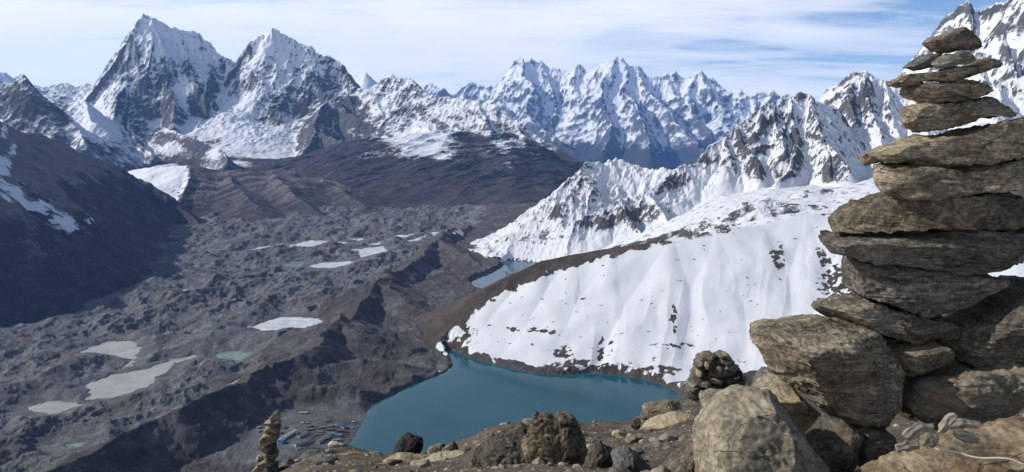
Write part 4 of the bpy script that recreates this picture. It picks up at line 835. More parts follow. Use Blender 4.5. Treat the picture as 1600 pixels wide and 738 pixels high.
def boulders():
    def b(poly, y, depth, mat, label, group=None, cat='rock', name='rock', **k):
        k.setdefault('n', 150); k.setdefault('m', 44); k.setdefault('pb', 3.2)
        return stone(name, poly, y, depth, mat, label, cat, group, **k)
    b([(1090, 698), (1095, 682), (1113, 655), (1130, 636), (1150, 627), (1175, 622), (1205, 628), (1232, 634), (1253, 655), (1268, 685), (1290, 701), (1302, 738), (1310, 800), (1200, 820), (1105, 810), (1098, 738)], 2.6, .28, R_BOUL, 'large pale speckled boulder beside the foot of the tall cairn', name='boulder', n=300, m=90, cuts=5, pa=2.5, pb=3.2, lump=.022, fol=.006, rough=.02, jag=.012, planes=(((-.35, -.85, .4), .5), ((.75, -.6, .3), .6), ((-.2, -.2, .95), .82), ((-.9, -.3, .2), .8)))
    b([(1097, 623), (1113, 619), (1140, 617), (1165, 619), (1172, 640), (1124, 645), (1118, 653), (1100, 646)], 3.6, .15, R_BOUL, 'flat topped pale rock peeping out behind the speckled boulder')
    b([(1165, 622), (1178, 611), (1199, 603), (1221, 595), (1234, 603), (1256, 628), (1294, 655), (1290, 690), (1240, 690), (1205, 660), (1170, 640)], 3.2, .2, R_BOUL, 'rock tucked between the speckled boulder and the overhanging one')
    b([(1172, 618), (1188, 592), (1210, 586), (1224, 592), (1240, 615), (1220, 640), (1180, 640)], 4.2, .25, R_GREY, 'grey rock beside the snow patch behind the speckled boulder')
    b([(1262, 700), (1275, 690), (1288, 673), (1301, 660), (1323, 662), (1338, 674), (1330, 692), (1322, 712), (1322, 760), (1280, 770)], 2.75, .14, R_DARK, 'dark rock with a pale ridge right of the speckled boulder', cuts=7)
    b([(1345, 738), (1390, 716), (1440, 703), (1490, 689), (1530, 679), (1563, 664), (1600, 652), (1680, 650), (1720, 760), (1600, 850), (1380, 850), (1330, 780)], 2.5, .26, R_TAN, 'broad tan rock ledge under the rags and cord', n=260, m=80, cuts=2, pb=3.5, lump=.05, back=.35)
    b([(722, 745), (740, 714), (755, 698), (778, 687), (797, 677), (815, 668), (846, 674), (868, 700), (862, 760), (740, 800)], 4.3, .15, R_DARK, 'dark craggy outcrop sloping down left in front of the turquoise lake', name='boulder', n=280, m=80, cuts=10, lump=.05, rough=.026, fol=.014, pa=3.5, pb=5, planes=(((-.35, -.8, .6), .5), ((-.7, -.3, .7), .75)))
    b([(806, 676), (812, 666), (825, 659), (835, 651), (842, 657), (856, 656), (868, 660), (877, 653), (895, 658), (903, 666), (911, 680), (919, 693), (923, 720), (916, 775), (830, 790), (812, 730)], 4.2, .15, R_DARK, 'tallest dark block of the outcrop, with a jagged top edge', name='boulder', n=280, m=80, cuts=9, lump=.05, rough=.026, fol=.014, pa=3.5, pb=6, planes=(((-.3, -.85, .4), .5), ((.75, -.6, .3), .65)))
    b([(910, 745), (914, 712), (927, 702), (938, 695), (947, 701), (958, 706), (962, 725), (956, 760), (920, 770)], 4.0, .1, R_DARK, 'jagged dark rock leaning on the craggy boulder', cuts=9, rough=.04, jag=.06)
    b([(955, 760), (957, 712), (969, 701), (986, 706), (996, 714), (1008, 724), (1020, 737), (1010, 780)], 3.7, .1, R_GREY, 'humped grey rock with curved layers in front of the brown soil', lump=.05, jag=.05, cuts=9)
    b([(1030, 742), (1052, 720), (1066, 708), (1080, 694), (1091, 685), (1096, 700), (1102, 728), (1108, 770), (1040, 780)], 3.3, .1, R_DARK, 'dark rock with a white vein left of the speckled boulder', cuts=6)
    b([(1004, 672), (1021, 664), (1039, 656), (1056, 651), (1080, 651), (1098, 655), (1084, 668), (1062, 679), (1028, 682), (1007, 682)], 7.2, .16, R_PALE, 'pale flat slab lying on the brown soil', pb=3, tilt=.25)
    b([(1004, 637), (1013, 632), (1044, 631), (1073, 632), (1078, 640), (1047, 644), (1021, 648), (1006, 647)], 10.0, .16, R_TAN, 'thin brown ledge slab at the edge above the lake', pb=6)
    b([(983, 672), (988, 656), (994, 653), (1000, 656), (998, 674)], 7.6, .07, R_DARK, 'small dark upright rock beside the pale flat slab', n=80, m=24)
    b([(610, 714), (612, 705), (620, 694), (630, 685), (640, 681), (652, 683), (659, 692), (661, 702), (658, 712), (635, 718)], 9.0, .2, R_BLK, 'black rounded boulder standing out against the lake', name='boulder', rough=.035, lump=.06)
    b([(585, 738), (600, 722), (618, 712), (640, 711), (665, 715), (690, 717), (700, 740), (650, 770), (590, 770)], 7.6, .22, R_TAN, 'tan rounded rock in front of the black boulder', pb=2.4)
    b([(645, 737), (670, 723), (703, 715), (724, 709), (733, 714), (716, 731), (696, 742), (660, 746)], 6.6, .16, R_PALE, 'long pale sloping slab left of the craggy boulder', pb=2.4, tilt=.2)
    b([(667, 708), (669, 702), (676, 699), (688, 699), (692, 708), (684, 717), (672, 718)], 8.4, .12, R_TAN, 'small tan rock right of the black boulder', n=80, m=24)
    b([(699, 702), (702, 693), (708, 691), (715, 697), (717, 711), (702, 712)], 8.4, .08, R_DARK, 'small dark square rock above the pale sloping slab', n=80, m=24)
    b([(466, 715), (477, 706), (492, 703), (509, 706), (511, 712), (505, 719), (490, 722), (472, 723)], 8.6, .14, R_GREY, 'dark layered slab below the lodges at the lower left')
    b([(462, 734), (474, 721), (500, 719), (521, 718), (522, 730), (516, 750), (468, 755)], 8.2, .16, R_DARK, 'dark cracked rock under the layered slab')
    b([(510, 726), (530, 714), (560, 712), (590, 716), (600, 735), (570, 760), (520, 760)], 8.4, .2, R_TAN, 'brown streaked rock right of the layered slab', pb=2.4)
    b([(511, 694), (517, 690), (526, 692), (537, 696), (528, 700), (520, 701), (513, 698)], 11.0, .07, rock_mat('white_rock', [(.26, .255, .245), (.40, .39, .37), (.52, .51, .49)], lichen=.1, rust=.05, dark=.05, bump=.01), 'small white flat rock on the edge above the lodges', n=80, m=24)
    b([(524, 703), (534, 698), (541, 701), (553, 702), (558, 706), (540, 712)], 11.0, .14, R_BLK, 'low black rock beside the small white rock', n=80, m=24)
    b([(436, 740), (437, 724), (448, 721), (460, 727), (457, 734), (446, 742)], 9.0, .16, R_GREY, 'bluish grey slab beside the foot of the slim cairn', n=100, m=30)
    b([(979, 706), (984, 699), (994, 699), (1001, 705), (990, 709)], 5.6, .05, R_PALE, 'small pale stone in front of the craggy boulder on the soil', n=60, m=20, cat='stone', name='stone')
    b([(1012, 702), (1020, 697), (1034, 697), (1043, 703), (1028, 708)], 5.6, .07, R_PALE, 'wider flat pale stone half sunk in the soil', n=60, m=20, cat='stone', name='stone')
    b([(979, 682), (984, 678), (990, 680), (989, 686), (981, 687)], 7.0, .04, R_PALE, 'tiny pale stone left of the flat slab', n=48, m=16, cat='stone', name='stone')
    b([(1056, 684), (1062, 679), (1072, 679), (1076, 684), (1066, 688)], 6.6, .06, R_PALE, 'little pale stone just below the flat slab', n=48, m=16, cat='stone', name='stone')
    b([(1098, 655), (1106, 650), (1116, 652), (1116, 662), (1103, 664)], 5.5, .06, R_TAN, 'small tan stone against the speckled boulder', n=60, m=20, cat='stone', name='stone')
    b([(790, 668), (793, 659), (797, 658), (798, 664), (803, 667), (800, 672)], 9.6, .03, R_BLK, 'tiny dark upright stone on the skyline of the soil', n=48, m=16, cat='stone', name='stone')
    b([(927, 668), (932, 664), (938, 665), (940, 669), (932, 671)], 9.3, .05, R_BLK, 'small dark stone on the edge right of the craggy boulder', n=48, m=16, cat='stone', name='stone')
def scattered():
    rg = random.Random(17)
    for i in range(70):
        px = rg.uniform(440, 1110); r = rg.uniform(3.2, 10.5) if i % 3 else rg.uniform(6, 11); th = az(px); x, y = r * math.sin(th), r * math.cos(th)
        z = float(summit_z(np.array([x]), np.array([y]))[0]); w = rg.uniform(.025, .085) * (.6 + r * .08); h = w * rg.uniform(.3, .6)
        f = y * cp - (z + h * .3) * sp; k = FPX / f; qx, qy = to_px(x, y, z + h * .25)
        n = rg.choice([6, 7, 8]); a0 = rg.uniform(0, 6.28); pol = [(float(qx) + math.cos(a0 + j * 6.283 / n) * w * k * rg.uniform(.75, 1.1), float(qy) - math.sin(a0 + j * 6.283 / n) * h * k * rg.uniform(.7, 1.1)) for j in range(n)]
        stone('stone', pol, y, w * rg.uniform(.5, .9), rg.choice([R_TAN, R_GREY, R_SCH, R_DARK, R_PALE, R_TILT]), 'loose angular stone lying on the brown summit soil', 'stone', 'loose stones on the summit soil', n=40, m=14, cuts=9, lump=.04, rough=.03, fol=.012, pb=3.5)
def slim_cairn():
    G = 'stones stacked in the slim cairn'; Y = 8.8
    L = [([(421, 650), (426, 643), (433, 645), (440, 651), (439, 657), (430, 659), (424, 654)], R_SCH, 'rounded dark stone on top of the slim cairn'),
        ([(416, 650), (418, 646), (422, 645), (424, 651), (419, 653)], rock_mat('red_stone', [(.05, .022, .018), (.085, .04, .032), (.13, .07, .055)], lichen=.1, dark=.1), 'tiny reddish stone beside the top of the slim cairn'),
        ([(411, 661), (416, 657), (430, 656), (441, 659), (440, 666), (426, 668), (414, 665)], R_PALE, 'pale flat stone second from the top of the slim cairn'),
        ([(411, 669), (421, 664), (437, 664), (441, 669), (437, 678), (419, 680), (407, 678)], R_SCH, 'brown wedge stone third from the top of the slim cairn'),
        ([(406, 683), (416, 677), (437, 676), (437, 684), (432, 692), (417, 696), (406, 692)], R_SCH, 'thick brownish stone in the middle of the slim cairn'),
        ([(401, 701), (405, 695), (419, 693), (434, 688), (436, 697), (436, 706), (412, 705)], R_DARK, 'dark slab jutting left from the slim cairn'),
        ([(407, 706), (412, 703), (436, 703), (436, 715), (423, 720), (409, 718)], R_GREY, 'squat grey stone below the dark jutting slab'),
        ([(397, 716), (403, 710), (412, 711), (415, 720), (402, 723)], R_PALE, 'small pale stone sticking out left of the squat grey stone'),
        ([(401, 722), (416, 717), (435, 716), (436, 725), (412, 730), (403, 727)], R_SCH, 'flat brown stone low in the slim cairn'),
        ([(390, 738), (402, 726), (414, 729), (417, 742), (405, 760), (390, 756)], R_PALE, 'pale pointed stone at the left foot of the slim cairn'),
        ([(412, 734), (419, 723), (434, 723), (435, 738), (428, 760), (412, 758)], R_GREY, 'grey block at the bottom of the slim cairn')]
    for i, (p, m, l) in enumerate(L):
        stone('cairn_stone', p, Y + (.06 if i in (1, 7, 9) else 0), .07 if i in (1, 7) else .13, m, l, 'stone', G, n=100, m=30, cuts=7, lump=.05, inset=.014)
def rubble_cairn():
    G = 'stones piled in the squat rubble cairn'; rg = random.Random(5); Y = 12.6
    special = [([(1113, 580), (1121, 571), (1138, 577), (1140, 586), (1131, 590)], R_GREY, 'tilted grey block in the middle of the rubble cairn'),
        ([(1105, 610), (1108, 606), (1117, 606), (1120, 610), (1114, 614), (1107, 614)], R_PALE, 'pale rounded stone low in the rubble cairn'),
        ([(1123, 568), (1128, 561), (1144, 563), (1149, 567), (1140, 570)], R_GREY, 'light grey slab near the top right of the rubble cairn'),
        ([(1130, 577), (1134, 570), (1150, 570), (1153, 576), (1146, 579)], R_GREY, 'bluish grey slab on the right side of the rubble cairn'),
        ([(1100, 571), (1103, 566), (1112, 568), (1112, 574), (1103, 576)], R_TAN, 'small tan block near the top left of the rubble cairn'),
        ([(1126, 559), (1128, 552), (1135, 551), (1143, 559), (1138, 563)], R_TILT, 'knobby brown stone topping the rubble cairn'),
        ([(1088, 587), (1090, 578), (1096, 580), (1097, 587), (1092, 590)], rock_mat('yellow_lichen_stone', [(.12, .12, .06), (.22, .22, .12), (.32, .32, .18)], lichen=.2, dark=.1), 'small stone yellow with lichen on the left of the rubble cairn')]
    for p, m, l in special: stone('cairn_stone', p, Y - .42, .12, m, l, 'stone', G, n=60, m=20, lump=.05)
    rows = [(y_, np.interp(y_, [553, 563, 580, 598, 620], [1098, 1088, 1083, 1075, 1072]), np.interp(y_, [553, 563, 580, 592, 620], [1134, 1146, 1152, 1165, 1158])) for y_ in (555, 560, 566, 571, 577, 583, 588, 594, 600, 605, 611, 617)]
    for y, x0, x1 in rows:
        for lay in (0, 1):
            x = x0 - rg.uniform(0, 4)
            while x < x1 - 5:
                w = rg.uniform(17, 36) * (1 if y > 575 else .85); x2 = min(x + w, x1 + rg.uniform(0, 5)); h = rg.uniform(5.0, 8.0); sl = rg.uniform(-2.5, 3)
                yy = y + rg.uniform(-1.5, 1.5); n = 7
                top = [(x + (x2 - x) * f, yy - h * .5 * (1 - abs(2 * f - 1) ** 2.5) * rg.uniform(.8, 1.1) + sl * f - 1) for f in (0, .2, .5, .8, 1)]
                bot = [(x + (x2 - x) * f, yy + h * .5 * (1 - abs(2 * f - 1) ** 2.5) * rg.uniform(.8, 1.1) + sl * f + 1) for f in (.85, .5, .15)]
                side = abs((x + x2) / 2 - 1118) / 48
                stone('cairn_stone', top + bot, Y + (-.25 * (1 - side ** 2) - rg.uniform(0, .1) if lay == 0 else .25), rg.uniform(.12, .2), R_FARST if rg.random() < .8 else R_GREY, 'dark flat stone packed into the squat rubble cairn by the lake', 'stone', G, n=44, m=14, lump=.05, cuts=7, fol=.02)
                x = x2 - 1.5
def rags_and_cord():
    cm = bpy.data.materials.new('faded_cloth'); cm.use_nodes = True; nt = cm.node_tree; b = nt.nodes['Principled BSDF']; b.inputs['Roughness'].default_value = .95; b.inputs['Specular IOR Level'].default_value = .05
    tc = nd(nt, 'ShaderNodeTexCoord'); oi = nd(nt, 'ShaderNodeObjectInfo')
    c = ramp(nt, noise(nt, tc.outputs['Object'], 25, 6, .6), [(.35, (.16, .135, .105)), (.65, (.34, .30, .25))])
    c = mixc(nt, 1.0, c, mixc(nt, oi.outputs['Random'], (.75, .74, .74), (1.35, 1.33, 1.3)), 'MULTIPLY'); nt.links.new(c, b.inputs['Base Color'])
    bp = nd(nt, 'ShaderNodeBump', inp={'Strength': .6, 'Distance': .003}); nt.links.new(noise(nt, tc.outputs['Object'], 400, 3, .6), bp.inputs['Height']); nt.links.new(bp.outputs[0], b.inputs['Normal'])
    G = 'faded rags at the cairn foot'
    def rag(pts, y, w, label, seed):
        # a strip of cloth laid along a path, gathered into folds across its width
        pa = np.array([PY(px, py, y) for px, py in pts]); c0 = pa.mean(0)
        L = np.concatenate([[0], np.cumsum(np.linalg.norm(pa[1:] - pa[:-1], axis=1))]); n, m = 60, 40
        s = np.linspace(0, L[-1], n); ctr = np.stack([np.interp(s, L, pa[:, i]) for i in range(3)], 1) - c0
        T = np.gradient(ctr, axis=0); T /= np.linalg.norm(T, axis=1)[:, None]
        N1 = np.cross(T, np.array([0, -1.0, .55])); N1 /= np.linalg.norm(N1, axis=1)[:, None]; N2 = np.cross(N1, T)
        u = np.linspace(0, 2 * np.pi, m, endpoint=False)
        env = .42 + .58 * np.abs(np.sin(np.linspace(.15, 3.0, n) + .5 * np.sin(np.linspace(0, 9, n) + seed)))
        V = []
        for i in range(n):
            fold = 1 + .20 * np.sin(5 * u + seed + 1.3 * np.sin(i * .12)) + .10 * np.sin(11 * u + i * .1 + seed)
            rr = w * env[i] * fold * (0.25 if i in (0, n - 1) else 1)
            V.append(ctr[i] + N1[i] * (rr * np.cos(u))[:, None] + N2[i] * (rr * .62 * np.sin(u))[:, None])
        V = np.concatenate(V); V += (perlin3(V * 45, seed) * w * .22)[:, None] * np.array([.5, -.6, .6]) + (perlin3(V * 18, seed + 9) * w * .3)[:, None] * np.array([.3, -.3, .8])
        F = [(i * m + j, i * m + (j + 1) % m, (i + 1) * m + (j + 1) % m, (i + 1) * m + j) for i in range(n - 1) for j in range(m)] + [tuple(range(m - 1, -1, -1)), tuple((n - 1) * m + j for j in range(m))]
        me = bpy.data.meshes.new('rag'); me.from_pydata(V.tolist(), [], F); me.update(); me.polygons.foreach_set('use_smooth', np.ones(len(F), bool)); me.materials.append(cm)
        o = bpy.data.objects.new('rag', me); C.objects.link(o); o.location = c0; o['label'] = label; o['category'] = 'rag'; o['group'] = G
    rag([(1414, 684), (1424, 673), (1440, 667), (1459, 667)], 2.30, .014, 'crumpled brown rag on the left behind the others', 1)
    rag([(1401, 701), (1415, 697), (1436, 693)], 2.24, .014, 'brownish rag lying lowest, at the far left of the bundle', 2)
    rag([(1443, 697), (1452, 686), (1464, 690)], 2.22, .019, 'bunched rag at the end of the white cord', 3)
    rag([(1468, 678), (1476, 666), (1484, 656), (1493, 648)], 2.34, .013, 'twisted rag standing up against the pale tan boulder', 4)
    rag([(1487, 676), (1500, 680), (1514, 685), (1528, 690)], 2.30, .014, 'palest rag stretched out to the right', 5)
    rag([(1480, 668), (1500, 662), (1530, 668), (1550, 674)], 2.55, .016, 'shadowed grey rag tucked under the tan boulder', 6)
    # cord
    pts = [(1456, 697.6), (1463, 702), (1470, 704.6), (1486, 705), (1501, 707.5), (1511, 712), (1521, 714.5), (1535, 716.5), (1549, 716), (1563, 716), (1577, 717), (1590, 722), (1600, 726), (1640, 738)]
    pw = np.array([PY(p[0], p[1], 2.24 - .10 * i / len(pts)) for i, p in enumerate(pts)]); c0 = pw.mean(0)
    cu = bpy.data.curves.new('tmp', 'CURVE'); cu.dimensions = '3D'; cu.bevel_depth = .0026; cu.bevel_resolution = 3
    sp_ = cu.splines.new('NURBS'); sp_.points.add(len(pw) - 1); sp_.use_endpoint_u = True; sp_.order_u = 3; sp_.resolution_u = 8
    for p, q in zip(sp_.points, pw - c0): p.co = (*q, 1)
    to = bpy.data.objects.new('tmp', cu); me = bpy.data.meshes.new_from_object(to); me.name = 'cord'; bpy.data.objects.remove(to); bpy.data.curves.remove(cu)
    km = bpy.data.materials.new('white_cord'); km.use_nodes = True; b = km.node_tree.nodes['Principled BSDF']; b.inputs['Base Color'].default_value = (.55, .52, .45, 1); b.inputs['Roughness'].default_value = .9
    tcw = nd(km.node_tree, 'ShaderNodeTexCoord'); w = nd(km.node_tree, 'ShaderNodeBump', inp={'Strength': .8, 'Distance': .002}); km.node_tree.links.new(noise(km.node_tree, tcw.outputs['Object'], 300, 3), w.inputs['Height']); km.node_tree.links.new(w.outputs[0], b.inputs['Normal'])
    me.materials.clear(); me.materials.append(km); o = bpy.data.objects.new('cord', me); C.objects.link(o); o.location = c0; o['label'] = 'thin white cord trailing right from the rags over the tan ledge'; o['category'] = 'cord'

def gravel():
    import bmesh
    rg = np.random.RandomState(3); bm = bmesh.new(); bmesh.ops.create_icosphere(bm, subdivisions=1, radius=1.0)
    base = np.array([v.co[:] for v in bm.verts]); faces = np.array([[v.index for v in f.verts] for f in bm.faces]); bm.free()
    Vs, Fs, k = [], [], 0
    for i in range(7000):
        px = rg.uniform(430, 1180) if rg.rand() < .8 else rg.uniform(1300, 1650); r = math.exp(rg.uniform(math.log(2.6), math.log(14.5))); th = az(px)
        x, y = r * math.sin(th), r * math.cos(th); s = .0036 * math.exp(rg.exponential(.5)) * (1 + r * .10)
        s = min(s, .045)
        z = float(summit_z(np.array([x]), np.array([y]))[0]); R_ = np.linalg.qr(rg.normal(size=(3, 3)))[0]
        v = base * (1 + rg.normal(size=(len(base), 1)) * .16) * np.array([1, rg.uniform(.6, 1), rg.uniform(.35, .7)]) * s
        a = rg.uniform(0, 6.28); v = v @ np.array([[math.cos(a), -math.sin(a), 0], [math.sin(a), math.cos(a), 0], [0, 0, 1]])
        Vs.append(v + [x, y, z - s * .05]); Fs.append(faces + k); k += len(base)
    me = bpy.data.meshes.new('gravel'); me.from_pydata(np.concatenate(Vs).tolist(), [], np.concatenate(Fs).tolist()); me.update()
    m = bpy.data.materials.new('loose_stones'); m.use_nodes = True; nt = m.node_tree; b = nt.nodes['Principled BSDF']; b.inputs['Roughness'].default_value = .9
    ge = nd(nt, 'ShaderNodeNewGeometry'); tc = nd(nt, 'ShaderNodeTexCoord')
    c = ramp(nt, ge.outputs['Random Per Island'], [(0, (.06, .05, .04)), (.5, (.17, .14, .105)), (.85, (.27, .24, .19)), (1, (.45, .42, .36))])
    c = mixc(nt, .4, c, ramp(nt, noise(nt, tc.outputs['Object'], 60, 5, .7), [(.35, (.05, .04, .03)), (.65, (.3, .26, .2))])); nt.links.new(c, b.inputs['Base Color'])
    me.materials.append(m); o = bpy.data.objects.new('gravel', me); C.objects.link(o); o['kind'] = 'stuff'

def grass_tuft():
    rg = random.Random(9); c0 = PY(1041, 686, 6.3); V, F = [], []
    for i in range(170):
        a = rg.uniform(0, 6.28); L = rg.uniform(.05, .11); lean = rg.uniform(.2, 1.0); bx, by = rg.gauss(0, .022), rg.gauss(0, .022); w = .0018; d = (math.cos(a), math.sin(a)); k = len(V)
        for j in range(4):
            t = j / 3; x = bx + d[0] * L * lean * t * t; y = by + d[1] * L * lean * t * t; z = L * t * (1 - .35 * lean * t) - .01
            ww = w * (1 - t * .8); V += [(x - d[1] * ww, y + d[0] * ww, z), (x + d[1] * ww, y - d[0] * ww, z)]
        F += [(k + 2 * j, k + 2 * j + 1, k + 2 * j + 3, k + 2 * j + 2) for j in range(3)]
    me = bpy.data.meshes.new('dry_grass_tuft'); me.from_pydata(V, [], F); me.update()
    m = bpy.data.materials.new('dry_grass'); m.use_nodes = True; nt = m.node_tree; b = nt.nodes['Principled BSDF']; ge = nd(nt, 'ShaderNodeNewGeometry')
    nt.links.new(ramp(nt, ge.outputs['Random Per Island'], [(0, (.07, .06, .045)), (1, (.36, .33, .27))]), b.inputs['Base Color']); me.materials.append(m)
    o = bpy.data.objects.new('dry_grass_tuft', me); C.objects.link(o); o.location = c0; o['label'] = 'greyish dry grass tuft under the front of the pale flat slab'; o['category'] = 'plant'

# ---------------------------------------------------------------- the village by the lake
def simple(name, col, rough=.7, scale=2.0, var=.25, metal=0.0, bump=0.0, wave=None):
    m = bpy.data.materials.new(name); m.use_nodes = True; nt = m.node_tree; b = nt.nodes['Principled BSDF']; b.inputs['Roughness'].default_value = rough; b.inputs['Metallic'].default_value = metal
    tc = nd(nt, 'ShaderNodeTexCoord'); n = noise(nt, tc.outputs['Object'], scale, 6, .65)
    nt.links.new(ramp(nt, n, [(.3, tuple(x * (1 - var) for x in col)), (.7, tuple(min(1, x * (1 + var)) for x in col))]), b.inputs['Base Color'])
    if wave:
        w = nd(nt, 'ShaderNodeTexWave', inp={'Scale': wave, 'Distortion': 0.0}); nt.links.new(tc.outputs['Object'], w.inputs['Vector'])
        bp = nd(nt, 'ShaderNodeBump', inp={'Strength': .5, 'Distance': .05}); nt.links.new(w.outputs['Fac'], bp.inputs['Height']); nt.links.new(bp.outputs[0], b.inputs['Normal'])
    return m
def boxmesh(name, boxes, mat, parent=None):
    V, F = [], []
    for (x0, x1, y0, y1, z0, z1) in boxes:
        k = len(V); V += [(x, y, z) for z in (z0, z1) for x, y in ((x0, y0), (x1, y0), (x1, y1), (x0, y1))]
        F += [(k, k + 3, k + 2, k + 1), (k + 4, k + 5, k + 6, k + 7), (k, k + 1, k + 5, k + 4), (k + 1, k + 2, k + 6, k + 5), (k + 2, k + 3, k + 7, k + 6), (k + 3, k, k + 4, k + 7)]
    me = bpy.data.meshes.new(name); me.from_pydata(V, [], F); me.update(); me.materials.append(mat)
    o = bpy.data.objects.new(name, me); C.objects.link(o); o.parent = parent; return o
def village():
    RC = {'white': (.62, .63, .64), 'sky': (.22, .42, .72), 'blue': (.05, .12, .42), 'teal': (.20, .30, .31), 'grey': (.27, .30, .31), 'green': (.22, .29, .26), 'pink': (.42, .27, .25), 'red': (.24, .13, .11), 'pale': (.45, .47, .46), 'tan': (.25, .21, .17), 'lblue': (.30, .42, .60)}
    RM = {k: simple('painted_sheet_roof_' + k, tuple(x * .62 for x in v), .45, .5, .2, wave=3.0) for k, v in RC.items()}
    WM = {'stone': simple('stone_wall', (.13, .12, .11), .9, 1.2, .45), 'white': simple('whitewashed_wall', (.36, .36, .35), .9, .6, .15), 'blue': simple('blue_painted_wall', (.08, .22, .5), .7, .6, .2), 'wood': simple('timber_wall', (.17, .10, .065), .8, 1.0, .3), 'grey': simple('grey_wall', (.30, .31, .31), .9, .8, .25)}
    GL = simple('dark_window_glass', (.03, .05, .08), .2, 1.0, .2); DR = simple('door_paint', (.08, .12, .22), .6, 1.0, .2)
    HS = [(450, 681, 58, 9, 5, 20, 'white', 'white', 'long white roofed lodge, the longest building of the village'),
        (440, 690, 12, 11, 7, 20, 'sky', 'blue', 'bright blue two storey block in front of the long white lodge'),
        (482, 667, 20, 9, 4, 40, 'green', 'stone', 'grey green roofed house right of the top of the long white lodge'),
        (484, 671, 13, 8, 3.5, 75, 'teal', 'stone', 'teal roofed house just below the grey green one'),
        (473, 680, 26, 10, 4, 33, 'green', 'grey', 'long pale green roofed house in the middle of the village'),
        (464, 677, 9, 6, 3, 30, 'grey', 'stone', 'small grey hut beside the long white lodge'),
        (471, 693, 32, 9, 6, 42, 'teal', 'white', 'lodge with a row of bluish windows nearest the viewer'),
        (466, 701, 9, 6, 3, 60, 'lblue', 'white', 'small pale blue roofed hut nearest the summit edge'),
        (503, 668, 11, 7, 3.5, 80, 'grey', 'stone', 'grey house left of the pink roofed house'),
        (516, 666, 10, 8, 4.5, 80, 'pink', 'white', 'pink roofed house near the lake shore'),
        (517, 671, 15, 7, 3.5, 85, 'red', 'wood', 'long dull red roofed house under the pink roof'),
        (525, 666, 8, 13, 4, 20, 'lblue', 'stone', 'light blue roofed house between the pink and deep blue roofs'),
        (535, 666, 10, 15, 4.5, 20, 'blue', 'white', 'deep blue roofed house nearest the lake'),
        (533, 672, 17, 8, 4, 85, 'red', 'wood', 'brown walled house below the deep blue roof'),
        (518, 678, 17, 8, 4, 85, 'teal', 'white', 'grey teal house with pale walls below the red roofs'),
        (529, 679, 12, 7, 3.5, 88, 'grey', 'grey', 'plain grey house right of the grey teal one'),
        (500, 675, 10, 6, 3, 80, 'grey', 'stone', 'low grey house in the village centre'),
        (498, 678.5, 15, 6, 2.5, 80, 'tan', 'stone', 'long low tan roofed shed in the village centre'),
        (503, 688, 30, 10, 4.5, 22, 'teal', 'grey', 'long blue green roofed lodge above the white rock'),
        (512, 684, 13, 11, 4, 25, 'teal', 'stone', 'squarish teal house beside the long blue green lodge'),
        (474, 645, 18, 6, 3, 82, 'white', 'white', 'lone long white hut above the village at the moraine foot'),
        (472, 661, 7, 5, 3, 80, 'white', 'white', 'small white hut above the end of the long white lodge'),
        (480, 661, 7, 5, 3, 70, 'pale', 'stone', 'small pale roofed hut beside the small white one'),
        (511, 658, 9, 7, 3.5, 70, 'teal', 'stone', 'small teal hut standing above the pink roofed house'),
        (552, 657, 6, 5, 2.5, 70, 'white', 'stone', 'tiny white roofed hut on the lake shore'),
        (550, 666, 4, 4, 2.5, 45, 'white', 'white', 'tiniest white hut right of the deep blue roof'),
        (444, 668, 12, 8, 3.5, 30, 'grey', 'stone', 'grey roofed house left of the top of the long white lodge'),
        (438, 676, 8, 6, 3.5, 30, 'pink', 'stone', 'small pinkish hut half hidden by the slim cairn'),
        (525, 686, 15, 5, 2.5, 80, 'pale', 'stone', 'pale low shed right of the long blue green lodge'),
        (404, 668, 9, 6, 3.5, 40, 'white', 'stone', 'white roofed hut showing left of the slim cairn'),
        (405, 674, 8, 6, 3, 40, 'lblue', 'stone', 'bluish roofed hut left of the slim cairn')]
    for px, py, L, W, H, yaw, rc, wc, label in HS:
        L *= .82; W *= .78; H *= .85
        p = PZ(px, py, -565 + H * .5); z = ground_z(p[0], p[1])
        # yaw: bearing of the long side, degrees clockwise from straight ahead
        e = bpy.data.objects.new('house', None); C.objects.link(e); e.location = (p[0], p[1], z - .3); e.rotation_euler = (0, 0, -R(yaw)); e['label'] = label; e['category'] = 'house'; e['group'] = 'houses of the lake village'
        w = boxmesh('wall', [(-W / 2, W / 2, -L / 2, L / 2, 0, H)], WM[wc], e)
        # gable ends are part of the wall
        k = len(w.data.vertices); rise = W * .22
        me = bpy.data.meshes.new('wall'); V = [v.co[:] for v in w.data.vertices] + [(0, -L / 2, H + rise), (0, L / 2, H + rise)]
        me.from_pydata(V, [], [(0, 3, 2, 1), (0, 1, 5, 8, 4), (2, 3, 7, 9, 6), (1, 2, 6, 5), (3, 0, 4, 7)]); me.update(); me.materials.append(WM[wc]); w.data = me
        ov = .5; th = .18
        rf = bpy.data.meshes.new('roof'); zz = H - ov * rise / (W / 2)
        V = []
        for dz in (.02, .02 + th):
            V += [(-W / 2 - ov, -L / 2 - ov, zz + dz), (0, -L / 2 - ov, H + rise + dz), (W / 2 + ov, -L / 2 - ov, zz + dz), (-W / 2 - ov, L / 2 + ov, zz + dz), (0, L / 2 + ov, H + rise + dz), (W / 2 + ov, L / 2 + ov, zz + dz)]
        rf.from_pydata(V, [], [(0, 1, 4, 3), (1, 2, 5, 4), (6, 9, 10, 7), (7, 10, 11, 8), (0, 6, 7, 1), (1, 7, 8, 2), (3, 4, 10, 9), (4, 5, 11, 10), (0, 3, 9, 6), (2, 8, 11, 5)]); rf.update(); rf.materials.append(RM[rc])
        ro = bpy.data.objects.new('roof', rf); C.objects.link(ro); ro.parent = e
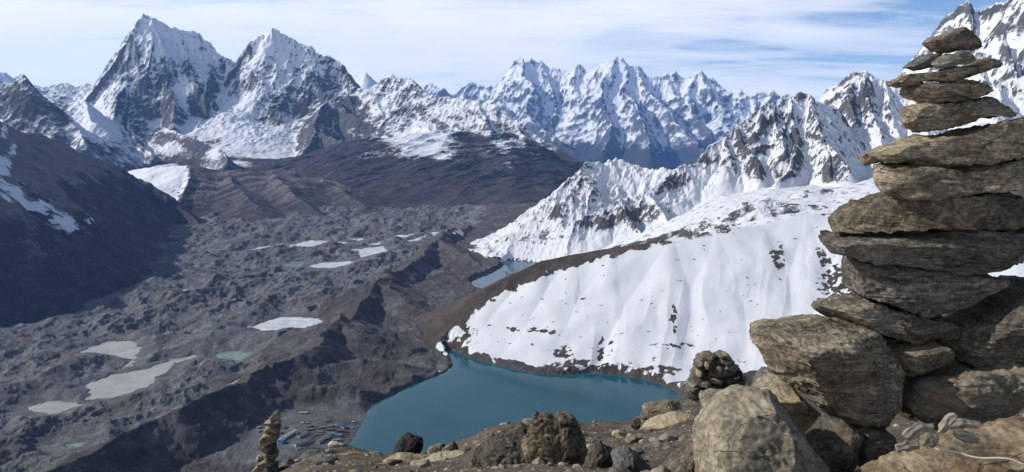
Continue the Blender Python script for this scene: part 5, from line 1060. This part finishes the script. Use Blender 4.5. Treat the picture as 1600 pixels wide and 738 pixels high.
        if L > 8:
            nw = max(2, int(L / 4.5))
            for s_ in (1,):
                for i in range(nw):
                    yy = -L / 2 + (i + .5) * L / nw
                    boxmesh('window', [(s_ * W / 2 - .05, s_ * W / 2 + .06, yy - .8, yy + .8, 1.0, 2.3)], GL, e)
            boxmesh('door', [(-.5, .5, -L / 2 - .06, -L / 2 + .05, 0.02, 2.1)], DR, e)
            if H > 5.5: boxmesh('window', [(-W * .3, W * .3, -L / 2 - .06, -L / 2 + .05, H - 2.3, H - .9)], GL, e)
    # dry-stone field walls
    sm = WM['stone']
    for (a, b), l in [(((484, 690), (496, 677)), 'low stone wall climbing between the two middle fields of the village'), (((506, 664), (546, 668)), 'low stone wall running past the pink and blue roofs'), (((478, 700), (492, 688)), 'low stone wall beside the row of bluish windows'), (((455, 662), (500, 657)), 'low stone wall above the village fields'), (((520, 682), (545, 676)), 'low stone wall near the lake shore')]:
        A = PZ(*a, -565); B = PZ(*b, -565); A[2] = ground_z(A[0], A[1]); B[2] = ground_z(B[0], B[1]); d = B - A; Ln = np.hypot(d[0], d[1]); rg = np.random.RandomState(int(a[0])); n = int(Ln / 1.2); V, F = [], []
        for i in range(n + 1):
            q = i / n * Ln; h = 1.1 + rg.uniform(-.25, .3); V += [(q, -.45, -1), (q, -.3 + rg.uniform(-.1, .1), h), (q, .3 + rg.uniform(-.1, .1), h), (q, .45, -1)]
        for i in range(n): F += [(4 * i + j, 4 * i + 4 + j, 4 * i + 5 + j, 4 * i + 1 + j) for j in range(3)]
        F += [(0, 1, 2, 3), (4 * n + 3, 4 * n + 2, 4 * n + 1, 4 * n)]
        me = bpy.data.meshes.new('field_wall'); me.from_pydata(V, [], F); me.update(); me.materials.append(sm); o = bpy.data.objects.new('field_wall', me); C.objects.link(o); o.location = A; o.rotation_euler = (0, -math.atan2(d[2], Ln), math.atan2(d[1], d[0])); o['label'] = l; o['category'] = 'stone wall'; o['group'] = 'dry stone field walls'
for f in (summit, big_cairn, boulders, scattered, slim_cairn, rubble_cairn, rags_and_cord, gravel, grass_tuft, village): timed(f)
